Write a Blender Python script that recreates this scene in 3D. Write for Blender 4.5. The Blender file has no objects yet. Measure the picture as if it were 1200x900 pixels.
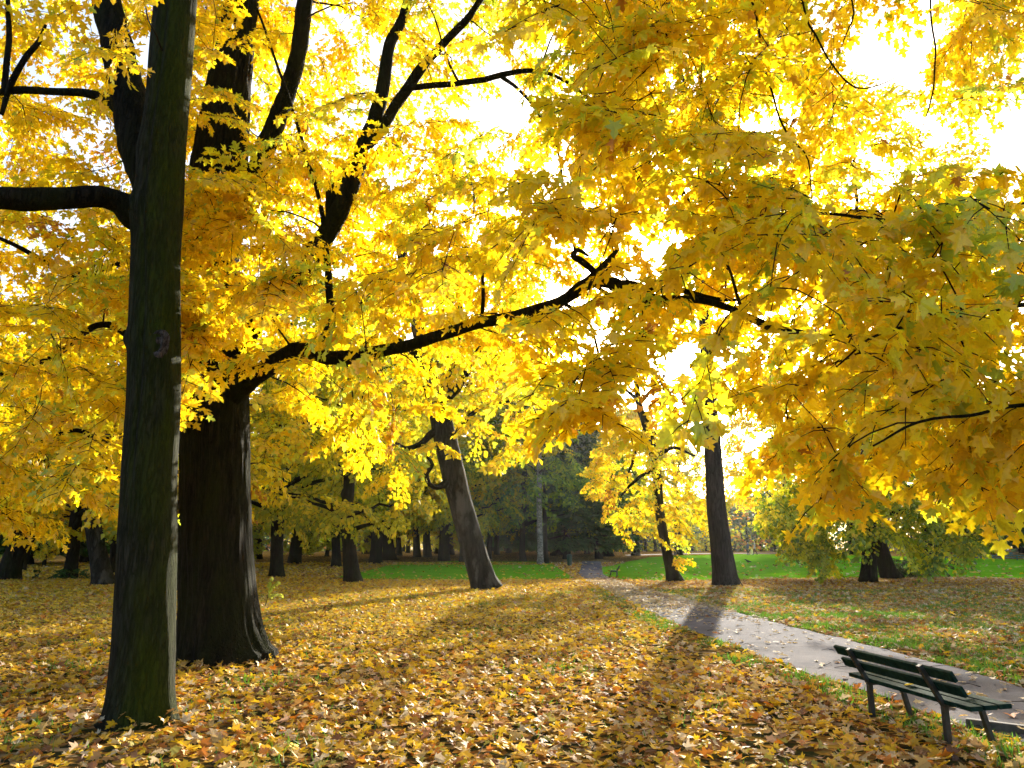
import bpy, math, random
import numpy as np
from mathutils import Vector, Matrix, noise as mnoise

random.seed(7)
RNG = np.random.default_rng(11)
scene = bpy.context.scene
COL = scene.collection

# ------------------------------------------------------------------ camera geometry
F = 857.0; HOR = 643.0; EYE = 1.8
PITCH = math.atan((HOR - 450) / F)
CP, SP = math.cos(PITCH), math.sin(PITCH)
SUN_AZ = math.radians(17.0)      # to the right of the view axis
SUN_EL = math.radians(18.0)

def gz(x, y):
    """height of the ground: flat near the camera, rising gently beyond 50 m"""
    t = min(max((y - 48) / 70.0, 0.0), 1.0)
    return 1.3 * t * t * (3 - 2 * t)

def gz_np(y):
    t = np.clip((y - 48) / 70.0, 0, 1)
    return 1.3 * t * t * (3 - 2 * t)

def ray(px, py):
    u = (px - 600) / F; v = (450 - py) / F
    return Vector((u, CP - v * SP, SP + v * CP))

def at(px, py, Y):
    d = ray(px, py)
    s = Y / d.y
    return Vector((d.x * s, Y, EYE + d.z * s))

def ground(px, py):
    d = ray(px, py)
    lo, hi = 0.5, 400.0
    for _ in range(60):
        m = (lo + hi) / 2
        p = d * (m / d.y)
        if EYE + p.z > gz(p.x, m): lo = m
        else: hi = m
    p = d * (lo / d.y)
    return Vector((p.x, lo, gz(p.x, lo)))

def m_per_px(p):
    """metres that one pixel of the 1200 px picture covers at point p"""
    return (p.y * CP + (p.z - EYE) * SP) / F

# ------------------------------------------------------------------ object helpers
def tag(o, label=None, cat=None, group=None, kind=None):
    if label: o['label'] = label
    if cat: o['category'] = cat
    if group: o['group'] = group
    if kind: o['kind'] = kind
    return o

def empty(name, loc, rz=0.0):
    o = bpy.data.objects.new(name, None)
    o.empty_display_size = 0.3
    o.location = loc; o.rotation_euler = (0, 0, rz)
    COL.objects.link(o)
    return o

class MB:
    """collects faces of any size and builds them as one mesh"""
    def __init__(s):
        s.v = []; s.n = 0; s.lv = []; s.lt = []; s.mi = []; s.col = []
    def add(s, verts, faces_flat, totals, mat=0, col=None):
        verts = np.asarray(verts, dtype=np.float32).reshape(-1, 3)
        faces_flat = np.asarray(faces_flat, dtype=np.int32).ravel() + s.n
        totals = np.asarray(totals, dtype=np.int32).ravel()
        s.v.append(verts); s.n += len(verts)
        s.lv.append(faces_flat); s.lt.append(totals)
        s.mi.append(np.full(len(totals), mat, dtype=np.int32))
        if col is None:
            col = np.tile(np.array([[.5, .5, .5]], dtype=np.float32), (len(totals), 1))
        s.col.append(np.asarray(col, dtype=np.float32))
    def mesh(s, name, mats, smooth=False):
        me = bpy.data.meshes.new(name)
        v = np.concatenate(s.v); lv = np.concatenate(s.lv); lt = np.concatenate(s.lt)
        mi = np.concatenate(s.mi); col = np.concatenate(s.col)
        me.vertices.add(len(v)); me.vertices.foreach_set('co', v.ravel())
        me.loops.add(len(lv)); me.loops.foreach_set('vertex_index', lv)
        ls = np.zeros(len(lt), dtype=np.int32); ls[1:] = np.cumsum(lt)[:-1]
        me.polygons.add(len(lt))
        me.polygons.foreach_set('loop_start', ls)
        me.polygons.foreach_set('loop_total', lt)
        me.polygons.foreach_set('material_index', mi)
        sm = np.full(len(lt), bool(smooth))
        if smooth == 'mat0': sm = (mi == 0)
        me.polygons.foreach_set('use_smooth', sm)
        for m in mats: me.materials.append(m)
        a = me.attributes.new('col', 'FLOAT_COLOR', 'FACE')
        c4 = np.ones((len(lt), 4), dtype=np.float32); c4[:, :3] = col
        a.data.foreach_set('color', c4.ravel())
        me.update(calc_edges=True)
        return me
    def build(s, name, mats, parent=None, smooth=False, origin=None):
        if not isinstance(mats, (list, tuple)): mats = [mats]
        if origin is not None:
            o3 = np.array(tuple(origin), dtype=np.float32)
            s.v = [v - o3 for v in s.v]
        me = s.mesh(name, mats, smooth)
        o = bpy.data.objects.new(name, me)
        COL.objects.link(o)
        if parent: o.parent = parent
        return o
    # --- simple solids
    def box(s, size, M=None, mat=0, bevel=0.0):
        import bmesh
        bm = bmesh.new()
        bmesh.ops.create_cube(bm, size=1.0)
        bmesh.ops.scale(bm, vec=size, verts=bm.verts)
        if bevel > 0:
            bmesh.ops.bevel(bm, geom=bm.edges[:], offset=bevel, segments=2, affect='EDGES', profile=0.6)
        if M is not None: bmesh.ops.transform(bm, matrix=M, verts=bm.verts)
        s.from_bm(bm, mat)
    def from_bm(s, bm, mat=0):
        bm.verts.ensure_lookup_table()
        bm.verts.index_update()
        vs = [v.co[:] for v in bm.verts]
        ff = []; tt = []
        for f in bm.faces:
            ff += [v.index for v in f.verts]; tt.append(len(f.verts))
        s.add(vs, ff, tt, mat)
        bm.free()
    def tube(s, pts, rad, sides=8, mat=0, cap=True, disp=None, col=None):
        pts = [Vector(p) for p in pts]
        n = len(pts)
        if n < 2: return
        T = []
        for i in range(n):
            d = pts[min(i + 1, n - 1)] - pts[max(i - 1, 0)]
            T.append(d.normalized() if d.length > 1e-9 else Vector((0, 0, 1)))
        ref = Vector((1, 0, 0)) if abs(T[0].x) < .8 else Vector((0, 1, 0))
        N = (ref - T[0] * ref.dot(T[0])).normalized()
        ca = [math.cos(2 * math.pi * k / sides) for k in range(sides)]
        sa = [math.sin(2 * math.pi * k / sides) for k in range(sides)]
        V = np.empty((n, sides, 3), dtype=np.float32)
        for i in range(n):
            N = N - T[i] * N.dot(T[i]); N.normalize()
            B = T[i].cross(N)
            for k in range(sides):
                r = rad[i]
                if disp: r = disp(r, 2 * math.pi * k / sides, i, pts[i], N * ca[k] + B * sa[k])
                p = pts[i] + (N * ca[k] + B * sa[k]) * r
                V[i, k] = p
        i, k = np.meshgrid(np.arange(n - 1), np.arange(sides), indexing='ij')
        k2 = (k + 1) % sides
        q = np.stack([i * sides + k, i * sides + k2, (i + 1) * sides + k2, (i + 1) * sides + k], -1).reshape(-1)
        tot = [4] * ((n - 1) * sides)
        c = None
        ff = q.tolist()
        if cap:
            ff += [(n - 1) * sides + k for k in range(sides)]; tot.append(sides)
            ff += [k for k in range(sides - 1, -1, -1)]; tot.append(sides)
        if col is not None: c = np.tile(np.array([col], dtype=np.float32), (len(tot), 1))
        s.add(V.reshape(-1, 3), ff, tot, mat, c)

def catmull(pts, rad, step):
    """resample a polyline (and a radius per point) as a smooth curve"""
    P = [Vector(p) for p in pts]
    out, ro = [], []
    n = len(P)
    for i in range(n - 1):
        p0 = P[i - 1] if i > 0 else P[0] * 2 - P[1]
        p1, p2 = P[i], P[i + 1]
        p3 = P[i + 2] if i + 2 < n else P[n - 1] * 2 - P[n - 2]
        k = max(1, int(math.ceil((p2 - p1).length / step)))
        for j in range(k):
            t = j / k; t2 = t * t; t3 = t2 * t
            out.append(0.5 * ((2 * p1) + (p2 - p0) * t + (2 * p0 - 5 * p1 + 4 * p2 - p3) * t2 + (3 * p1 - p0 - 3 * p2 + p3) * t3))
            ro.append(rad[i] * (1 - t) + rad[i + 1] * t)
    out.append(P[-1]); ro.append(rad[-1])
    return out, ro

# ------------------------------------------------------------------ materials
def newmat(name):
    m = bpy.data.materials.new(name); m.use_nodes = True
    nt = m.node_tree; nt.nodes.clear()
    out = nt.nodes.new('ShaderNodeOutputMaterial')
    return m, nt, out

def ramp(nt, fac, stops):
    r = nt.nodes.new('ShaderNodeValToRGB')
    e = r.color_ramp.elements
    while len(e) < len(stops): e.new(0.5)
    for el, (p, c) in zip(e, stops):
        el.position = p; el.color = (*c, 1)
    nt.links.new(fac, r.inputs['Fac'])
    return r.outputs['Color']

def mixc(nt, fac, a, b, mode='MIX'):
    m = nt.nodes.new('ShaderNodeMix'); m.data_type = 'RGBA'; m.blend_type = mode
    for sock, v in ((m.inputs[0], fac), (m.inputs[6], a), (m.inputs[7], b)):
        if isinstance(v, (int, float)): sock.default_value = v
        elif isinstance(v, tuple): sock.default_value = (*v, 1)
        else: nt.links.new(v, sock)
    return m.outputs[2]

def texcoord(nt, scale=(1, 1, 1), kind='Object'):
    tc = nt.nodes.new('ShaderNodeTexCoord')
    mp = nt.nodes.new('ShaderNodeMapping'); mp.inputs['Scale'].default_value = scale
    nt.links.new(tc.outputs[kind], mp.inputs['Vector'])
    return mp.outputs['Vector']

def noisetex(nt, vec, scale, detail=4, rough=.6, dist=0):
    n = nt.nodes.new('ShaderNodeTexNoise')
    n.inputs['Scale'].default_value = scale; n.inputs['Detail'].default_value = detail
    n.inputs['Roughness'].default_value = rough; n.inputs['Distortion'].default_value = dist
    nt.links.new(vec, n.inputs['Vector'])
    return n.outputs['Fac']

def leaf_mat(name, trans=0.5, gloss=0.06, tint=False, rough=.42):
    m, nt, out = newmat(name)
    a = nt.nodes.new('ShaderNodeAttribute'); a.attribute_name = 'col'
    col = a.outputs['Color']
    # mottling inside each leaf, so that no leaf is one flat colour
    nz = noisetex(nt, texcoord(nt), 38, 2)
    col = mixc(nt, .55, col, ramp(nt, nz, [(.3, (.78, .70, .6)), (.5, (1, 1, 1)), (.64, (1.06, 1.06, 1.0)), (.72, (.74, .55, .4))]), 'MULTIPLY')
    if tint:
        oi = nt.nodes.new('ShaderNodeObjectInfo')
        col = mixc(nt, 1.0, col, oi.outputs['Color'], 'MULTIPLY')
    d = nt.nodes.new('ShaderNodeBsdfDiffuse'); t = nt.nodes.new('ShaderNodeBsdfTranslucent')
    g = nt.nodes.new('ShaderNodeBsdfGlossy'); g.inputs['Roughness'].default_value = rough
    g.inputs['Color'].default_value = (1, 1, 1, 1)
    nt.links.new(col, d.inputs['Color']); nt.links.new(col, t.inputs['Color'])
    m1 = nt.nodes.new('ShaderNodeMixShader'); m1.inputs[0].default_value = trans
    nt.links.new(d.outputs[0], m1.inputs[1]); nt.links.new(t.outputs[0], m1.inputs[2])
    m2 = nt.nodes.new('ShaderNodeMixShader'); m2.inputs[0].default_value = gloss
    nt.links.new(m1.outputs[0], m2.inputs[1]); nt.links.new(g.outputs[0], m2.inputs[2])
    nt.links.new(m2.outputs[0], out.inputs['Surface'])
    return m

def bark_mat(name, dark, light, moss=None, moss_amt=.5, vs=.18, scale=9, bump=.6, dist=.05, moss_dir=None, lichen=None):
    m, nt, out = newmat(name)
    v = texcoord(nt, (1, 1, vs))
    n1 = noisetex(nt, v, scale, 6, .65, .3)
    n2 = noisetex(nt, v, scale * 4, 4, .7)
    n3 = noisetex(nt, texcoord(nt, (1, 1, .45)), 1.6, 5, .6)
    col = ramp(nt, n1, [(.32, dark), (.68, light)])
    col = mixc(nt, .6, col, ramp(nt, n2, [(.3, (.45, .42, .4)), (.7, (1.2, 1.2, 1.2))]), 'MULTIPLY')
    # thin dark fissures running up the trunk
    ck = noisetex(nt, texcoord(nt, (1, 1, vs * .8)), scale * 1.3, 5, .55, .4)
    crack = ramp(nt, ck, [(.44, (1, 1, 1)), (.49, (.30, .28, .27)), (.51, (.30, .28, .27)), (.56, (1, 1, 1))])
    col = mixc(nt, .85, col, crack, 'MULTIPLY')
    if lichen:
        col = mixc(nt, ramp(nt, n3, [(.52, (0, 0, 0)), (.6, (1, 1, 1))]), col, lichen)
    if moss:
        mf = ramp(nt, noisetex(nt, texcoord(nt, (1, 1, .35)), 2.2, 6, .65), [(.5 - .25 * moss_amt, (0, 0, 0)), (.75 - .15 * moss_amt, (1, 1, 1))])
        if moss_dir:
            g = nt.nodes.new('ShaderNodeNewGeometry')
            dp = nt.nodes.new('ShaderNodeVectorMath'); dp.operation = 'DOT_PRODUCT'
            dp.inputs[1].default_value = moss_dir
            nt.links.new(g.outputs['Normal'], dp.inputs[0])
            mf = mixc(nt, 1.0, mf, ramp(nt, dp.outputs['Value'], [(.1, (.25, .25, .25)), (.8, (1, 1, 1))]), 'MULTIPLY')
        col = mixc(nt, mf, col, mixc(nt, .7, moss, ramp(nt, n2, [(.3, (.5, .5, .5)), (.7, (1.3, 1.3, 1.3))]), 'MULTIPLY'))
    b = nt.nodes.new('ShaderNodeBsdfPrincipled')
    b.inputs['Roughness'].default_value = .9
    b.inputs['Specular IOR Level'].default_value = .08
    nt.links.new(col, b.inputs['Base Color'])
    bp = nt.nodes.new('ShaderNodeBump'); bp.inputs['Strength'].default_value = bump; bp.inputs['Distance'].default_value = dist
    ad = nt.nodes.new('ShaderNodeMath'); ad.operation = 'ADD'
    nt.links.new(n1, ad.inputs[0])
    ml = nt.nodes.new('ShaderNodeMath'); ml.operation = 'MULTIPLY'; ml.inputs[1].default_value = .4
    nt.links.new(n2, ml.inputs[0]); nt.links.new(ml.outputs[0], ad.inputs[1])
    a2 = nt.nodes.new('ShaderNodeMath'); a2.operation = 'ADD'; nt.links.new(ad.outputs[0], a2.inputs[0]); nt.links.new(crack, a2.inputs[1]); ad = a2
    nt.links.new(ad.outputs[0], bp.inputs['Height']); nt.links.new(bp.outputs[0], b.inputs['Normal'])
    nt.links.new(b.outputs[0], out.inputs['Surface'])
    return m

def plain_mat(name, base, rough=.6, var=.25, scale=14, spec=.4, bump=.15, metallic=0):
    m, nt, out = newmat(name)
    v = texcoord(nt)
    n1 = noisetex(nt, v, scale, 5, .65)
    lo = tuple(c * (1 - var) for c in base); hi = tuple(min(1, c * (1 + var)) for c in base)
    b = nt.nodes.new('ShaderNodeBsdfPrincipled')
    nt.links.new(ramp(nt, n1, [(.3, lo), (.7, hi)]), b.inputs['Base Color'])
    b.inputs['Roughness'].default_value = rough; b.inputs['Specular IOR Level'].default_value = spec
    b.inputs['Metallic'].default_value = metallic
    bp = nt.nodes.new('ShaderNodeBump'); bp.inputs['Strength'].default_value = bump; bp.inputs['Distance'].default_value = .01
    nt.links.new(n1, bp.inputs['Height']); nt.links.new(bp.outputs[0], b.inputs['Normal'])
    nt.links.new(b.outputs[0], out.inputs['Surface'])
    return m

M_LEAF = leaf_mat('maple_leaf', .60, .04)
M_FAR_LEAF = leaf_mat('tree_foliage', .5, .03, tint=True)
M_LITTER = leaf_mat('fallen_leaf', .25, .035, rough=.5)
M_GRASS = leaf_mat('grass_blade', .35, .05)
M_BARK_NEAR = bark_mat('mossy_smooth_bark', (.007, .0065, .0065), (.034, .031, .030), (.030, .042, .003), 1.0, .16, 15, .9, .03, moss_dir=(.62, -.55, 0))
M_BARK_OLD = bark_mat('furrowed_bark', (.005, .0045, .004), (.030, .025, .018), (.018, .022, .005), .6, .12, 13, 1.0, .10)
M_BARK_DARK = bark_mat('dark_bark', (.007, .006, .006), (.034, .029, .024), (.02, .026, .008), .3, .15, 6, .8, .06)
M_BARK_GREY = bark_mat('grey_bark', (.016, .015, .013), (.055, .051, .045), (.016, .021, .006), .7, .2, 4, .8, .06, moss_dir=(.8, .3, 0), lichen=(.10, .096, .088))
M_BARK_PALE = bark_mat('tall_grey_bark', (.018, .016, .015), (.055, .049, .045), None, 0, .16, 5, .8, .06)
M_BIRCH = bark_mat('birch_bark', (.05, .05, .05), (.55, .54, .52), None, 0, 2.2, 2.2, .3, .02)
M_TWIG = bark_mat('twig_bark', (.012, .010, .008), (.05, .04, .03), None, 0, .5, 20, .4, .01)

# ------------------------------------------------------------------ leaves
def half_to_leaf(half, fold, droop, curl=0.0):
    """half outline (x>=0, from base to tip) -> vertices and two faces folded along the midrib"""
    h = half; n = len(h)
    V = []
    for (x, y) in h: V.append((x, y))
    for (x, y) in h[1:-1]: V.append((-x, y))
    V3 = [(x, y, fold * abs(x) - droop * (y ** 2) - curl * x * x) for x, y in V]
    right = list(range(n))
    left = [0] + [n + k for k in range(n - 2)] + [n - 1]
    return np.array(V3, dtype=np.float32), right + left[::-1], [n, n]

MAPLE = [(0, 0), (.10, -.09), (.40, -.04), (.25, .12), (.36, .20), (.58, .46), (.33, .46), (.15, .50), (.25, .73), (.10, .77), (0, 1.0)]
MAPLE_M = [(0, 0), (.37, -.04), (.22, .16), (.56, .46), (.15, .50), (.22, .74), (0, 1.0)]
OVAL = [(0, 0), (.34, .18), (.42, .5), (0, 1.0)]
NEEDLE = [(0, 0), (.10, .3), (.07, .7), (0, 1.0)]
def tmpl(half):
    return [half_to_leaf(half, f, d, c) for f, d, c in ((.25, .15, 0), (-.12, .22, .2), (.42, .05, -.1), (.10, .35, .3))]
T_HIGH, T_MID, T_LOW, T_NEEDLE = tmpl(MAPLE), tmpl(MAPLE_M), tmpl(OVAL), tmpl(NEEDLE)

def norm(a):
    return a / np.maximum(np.linalg.norm(a, axis=-1, keepdims=True), 1e-9)

def put_leaves(mb, P, D, U, S, C, templates, mat=0):
    """P base points, D tip directions, U rough normals, S sizes, C colours"""
    P = np.asarray(P, dtype=np.float32); n = len(P)
    if n == 0: return
    D = norm(np.asarray(D, dtype=np.float32)); U = np.asarray(U, dtype=np.float32)
    side = norm(np.cross(D, U)); U = np.cross(side, D)
    S = np.asarray(S, dtype=np.float32)
    C = np.asarray(C, dtype=np.float32)
    pick = RNG.integers(0, len(templates), n)
    for t, (V, ff, tt) in enumerate(templates):
        ix = np.nonzero(pick == t)[0]
        if len(ix) == 0: continue
        Sx = S[ix, None] * RNG.uniform(.85, 1.12, (len(ix), 1))
        W = (P[ix, None, :] + S[ix, None, None] * V[None, :, 1, None] * D[ix, None, :]
             + Sx[:, :, None] * V[None, :, 0, None] * side[ix, None, :]
             + S[ix, None, None] * V[None, :, 2, None] * U[ix, None, :])
        k = V.shape[0]
        f = (np.array(ff, dtype=np.int32)[None, :] + (np.arange(len(ix), dtype=np.int32) * k)[:, None]).ravel()
        tot = np.tile(np.array(tt, dtype=np.int32), len(ix))
        mb.add(W.reshape(-1, 3), f, tot, mat, np.repeat(C[ix], len(tt), axis=0))

PAL_YELLOW = ([(.95, .755, .010), (.95, .69, .009), (.91, .62, .010), (.82, .82, .03), (.50, .62, .04), (.62, .30, .012)], [.46, .27, .07, .13, .06, .01])
PAL_GOLD = ([(.95, .755, .011), (.94, .68, .010), (.90, .62, .010), (.80, .80, .03), (.47, .60, .04), (.52, .24, .015)], [.44, .26, .06, .15, .08, .01])
PAL_OLIVE = ([(.60, .58, .010), (.38, .45, .010), (.20, .30, .010), (.76, .62, .010), (.12, .20, .010)], [.28, .29, .18, .16, .09])
PAL_GREEN = ([(.034, .115, .012), (.025, .085, .010), (.05, .14, .014), (.09, .13, .015)], [.4, .35, .18, .07])
PAL_LIME = ([(.62, .60, .02), (.42, .48, .02), (.80, .66, .015), (.24, .32, .02)], [.36, .24, .30, .10])
PAL_RUST = ([(.40, .16, .03), (.50, .24, .03), (.28, .10, .025), (.5, .34, .04)], [.35, .3, .2, .15])
PAL_BLUE = ([(.05, .09, .05), (.07, .11, .06), (.10, .12, .05), (.16, .14, .05)], [.4, .3, .2, .1])

def pal_pick(pal, n, base=None, keep=.6):
    cols = np.array(pal[0], dtype=np.float32)
    ix = RNG.choice(len(cols), n, p=np.array(pal[1]) / sum(pal[1]))
    if base is not None:
        ix = np.where(RNG.random(n) < keep, base, ix)
    c = cols[ix] * RNG.uniform(.82, 1.12, (n, 1)).astype(np.float32)
    return c

# ------------------------------------------------------------------ foliage: sprays hung on a skeleton
class Skeleton:
    def __init__(s):
        s.p = np.zeros((0, 3)); s.r = np.zeros(0)
    def add(s, pts, rad):
        s.p = np.concatenate([s.p, np.array([tuple(q) for q in pts])]); s.r = np.concatenate([s.r, np.array(rad)])

def foliage(mb_wood, mb_leaf, skel, centres, R=.7, leaf=.13, spacing=.09, pal=PAL_YELLOW, templates=T_MID,
            droop=.3, twig_sides=4, maxlen=5.0, flat=.25, leafmat=0, thin=1.0, wood_scale=1.0, rs=1.0, shoots=6):
    centres = np.asarray(centres)
    # nearest first, so that far sprays branch off nearer ones
    d0 = np.array([np.min(np.sum((skel.p - c) ** 2, axis=1)) for c in centres])
    P_, D_, U_, S_, C_ = [], [], [], [], []
    for ci in np.argsort(d0):
        c = centres[ci]
        # prefer skeleton points lying a little below and inside
        dd = np.sqrt(np.sum((skel.p - c) ** 2, axis=1)) + .25 * np.maximum(skel.p[:, 2] - c[2], 0) + .5 / (1 + 60 * skel.r) * .3
        j = int(np.argmin(dd))
        a = Vector(skel.p[j]); b = Vector(c); L = (b - a).length
        if L > maxlen: continue
        if L < .15: a = a - Vector((0, 0, .05))
        d = b - a
        nseg = max(3, int(L / (.28 * R / .7)) + 2)
        r0 = min(skel.r[j] * .65, (.006 + .0075 * L) * wood_scale); r1 = .0045 * wood_scale
        up = Vector((0, 0, 1)) * (.16 * L) + Vector(RNG.normal(0, .07 * L, 3))
        pts = []; rads = []
        for k in range(nseg):
            t = k / (nseg - 1)
            q = a + d * t + up * (4 * t * (1 - t)) * .6
            if 0 < k < nseg - 1: q += Vector(RNG.normal(0, .03 * L / nseg + .012, 3))
            pts.append(q); rads.append(r0 + (r1 - r0) * t)
        mb_wood.tube(pts, rads, twig_sides, 0, cap=False)
        skel.add(pts[1:], rads[1:])
        # the spray: a flat fan of shoots going on from the end of the branch
        ax = (pts[-1] - pts[-2]); ax.z *= .5
        if ax.length < 1e-4: ax = Vector(RNG.normal(0, 1, 3))
        ax.normalize(); ax = (ax + Vector((0, 0, -droop * .6)) + Vector(RNG.normal(0, .15, 3))).normalized()
        upv = (Vector((0, 0, 1)) + Vector(RNG.normal(0, flat, 3))).normalized()
        sd = ax.cross(upv).normalized(); upv = sd.cross(ax)
        Rr = R * RNG.uniform(.75, 1.25)
        lines = []
        s0 = b - ax * (.45 * Rr)
        main = [s0 + ax * (1.45 * Rr * t) - Vector((0, 0, 1)) * (droop * Rr * .7 * t * t) for t in (0, .33, .66, 1)]
        lines.append(main)
        for k in range(shoots):
            t = (k + .5) / shoots; sg = 1 if k % 2 else -1
            o = s0 + ax * (1.45 * Rr * t * .9) - Vector((0, 0, 1)) * (droop * Rr * .7 * t * t)
            ang = RNG.uniform(.6, 1.15)
            dr = (ax * math.cos(ang) + sd * (sg * math.sin(ang)) + upv * RNG.normal(0, .12)).normalized()
            ln = Rr * RNG.uniform(.5, .9) * (1.05 - .55 * t)
            lines.append([o + dr * (ln * q) - Vector((0, 0, 1)) * (droop * ln * .8 * q * q) for q in (0, .5, 1)])
        base = int(RNG.choice(len(pal[0]), p=np.array(pal[1]) / sum(pal[1])))
        for li, ln in enumerate(lines):
            mb_wood.tube(ln, [r1 * (1 - .6 * k / (len(ln) - 1)) for k in range(len(ln))], 3, 0, cap=False)
            A = np.array([tuple(q) for q in ln])
            seg = np.linalg.norm(np.diff(A, axis=0), axis=1); cum = np.concatenate([[0], np.cumsum(seg)])
            m = max(1, int(cum[-1] / spacing * thin))
            tpos = (np.arange(m) + RNG.uniform(.2, .8, m)) / m * cum[-1]
            tpos = np.concatenate([tpos, tpos, [cum[-1]]])
            sg = np.concatenate([np.ones(m), -np.ones(m), [0]])
            pos = np.stack([np.interp(tpos, cum, A[:, q]) for q in range(3)], -1)
            dl = norm(A[-1] - A[0]); sl = norm(np.cross(dl, np.array(upv)))
            n = len(pos)
            dirs = dl[None, :] * RNG.uniform(.15, .9, (n, 1)) + sl[None, :] * sg[:, None] * RNG.uniform(.5, 1.1, (n, 1))
            dirs[:, 2] -= RNG.uniform(.05, .95, n) * (droop + .35)
            dirs = norm(dirs + RNG.normal(0, .22, (n, 3)))
            nr = np.array(upv)[None, :] + RNG.normal(0, .42, (n, 3))
            sz = leaf * np.clip(RNG.normal(1, .22, n), .5, 1.5)
            P_.append(pos + dirs * (leaf * .35)); D_.append(dirs); U_.append(nr); S_.append(sz)
            C_.append(pal_pick(pal, n, base, .5))
    if P_:
        put_leaves(mb_leaf, np.concatenate(P_), np.concatenate(D_), np.concatenate(U_), np.concatenate(S_), np.concatenate(C_), templates, leafmat)

def crown_of(root, wood, leaf, leaf_material, twig_material=None, origin=None):
    """twigs and leaves together make the crown of a tree"""
    cr = MB()
    off = wood.n
    cr.v = wood.v + leaf.v
    cr.lv = wood.lv + [l + off for l in leaf.lv]
    cr.lt = wood.lt + leaf.lt
    cr.mi = wood.mi + [m + 1 for m in leaf.mi]
    cr.col = wood.col + leaf.col
    cr.n = wood.n + leaf.n
    return cr.build('crown', [twig_material or M_TWIG, leaf_material], root, smooth='mat0', origin=origin)

def trunk_disp(seed, furrow=.03, flare_h=.6, flare=.5, lobes=5, freq=9, bumps=.03):
    def f(r, a, i, p, d):
        zz = max(p.z - f.base, 0)
        fl = flare * math.exp(-zz / flare_h)
        w = mnoise.noise(Vector((math.cos(a) * 1.3 + seed, math.sin(a) * 1.3, p.z * .35)))
        fu = mnoise.noise(Vector((math.cos(a) * freq * .5 + seed, math.sin(a) * freq * .5, p.z * 1.3)))
        lob = (.5 + .5 * math.cos(a * lobes + seed * 3 + .6 * math.sin(zz)))
        return r * (1 + bumps * 2 * w + furrow * fu + fl * (.45 + .75 * lob))
    f.base = 0.0
    return f

def px_limb(spec, step=.25):
    """spec: list of (px, py, Y, width in px) -> smooth points and radii"""
    P, Rr = [], []
    for px, py, Y, w in spec:
        p = at(px, py, Y); P.append(p); Rr.append(max(w * m_per_px(p) / 2, .008))
    return catmull(P, Rr, step)

def wobble(pts, amp, seed):
    out = []
    for i, p in enumerate(pts):
        e = min(i, 3) / 3
        out.append(p + e * amp * Vector((mnoise.noise(p * 1.7 + Vector((seed, 0, 0))), mnoise.noise(p * 1.7 + Vector((0, seed, 0))), mnoise.noise(p * 1.7 + Vector((0, 0, seed))))))
    return out

def local(pts, base):
    return [p - base for p in pts]

def limb_disp(seed):
    def f(r, a, i, p, d):
        return r * (1 + .16 * mnoise.noise(Vector((p.x * 3 + seed, p.y * 3, p.z * 3)) + d * .8) + .07 * mnoise.noise(p * 9 + d * 1.5))
    return f

# sample spray centres: image-space boxes are only a convenient way to say which direction from the camera; each gets its own depth
GAPS = [(582, 150, 44, 58, .85), (600, 225, 32, 34, .75), (520, 235, 28, 18, .5), (690, 70, 30, 25, .55), (740, 420, 75, 65, .88), (838, 495, 48, 55, .97), (800, 395, 42, 38, .6),
        (1065, 40, 52, 32, .85), (1170, 140, 38, 55, .8), (880, 175, 30, 36, .6), (800, 250, 40, 50, .5), (640, 430, 36, 32, .7),
        (905, 120, 40, 40, .5), (445, 185, 14, 14, .8), (60, 80, 55, 40, .4), (85, 175, 22, 30, .5)]
def gap_ok(px, py):
    for gx, gy, rx, ry, s in GAPS:
        q = ((px - gx) / rx) ** 2 + ((py - gy) / ry) ** 2
        if q < 1.25 and RNG.random() < s * min(1, 1.6 - q): return False
    return True

def interp(x, tab):
    return float(np.interp(x, [t[0] for t in tab], [t[1] for t in tab]))

SHOW = []      # limbs that no foliage hangs in front of: lists of (px, py, Y, width)
def hides_limb(px, py, Y):
    for sp in SHOW:
        for (x0, y0, Y0, w0), (x1, y1, Y1, w1) in zip(sp[:-1], sp[1:]):
            dx, dy = x1 - x0, y1 - y0; L2 = dx * dx + dy * dy
            t = min(max(((px - x0) * dx + (py - y0) * dy) / L2, 0), 1)
            if math.hypot(px - x0 - t * dx, py - y0 - t * dy) < 60 and Y < Y0 + (Y1 - Y0) * t + .5: return True
    return False

def sample_volume(n, xr, bottom, top, depth, tries=40, prob=None):
    out = []
    for _ in range(n * tries):
        if len(out) >= n: break
        px = RNG.uniform(*xr)
        bt = interp(px, bottom)
        tp = interp(px, top) if isinstance(top, list) else top
        if tp >= bt: continue
        py = RNG.uniform(tp, bt)
        if not gap_ok(px, py): continue
        if prob and RNG.random() > prob(px, py): continue
        d0, d1 = depth(px, py)
        Y = RNG.uniform(d0, d1)
        if SHOW and hides_limb(px, py, Y) and RNG.random() < .84: continue
        p = at(px, py, Y)
        if p.z < 1.2: continue
        out.append(tuple(p))
    return np.array(out)

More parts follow.
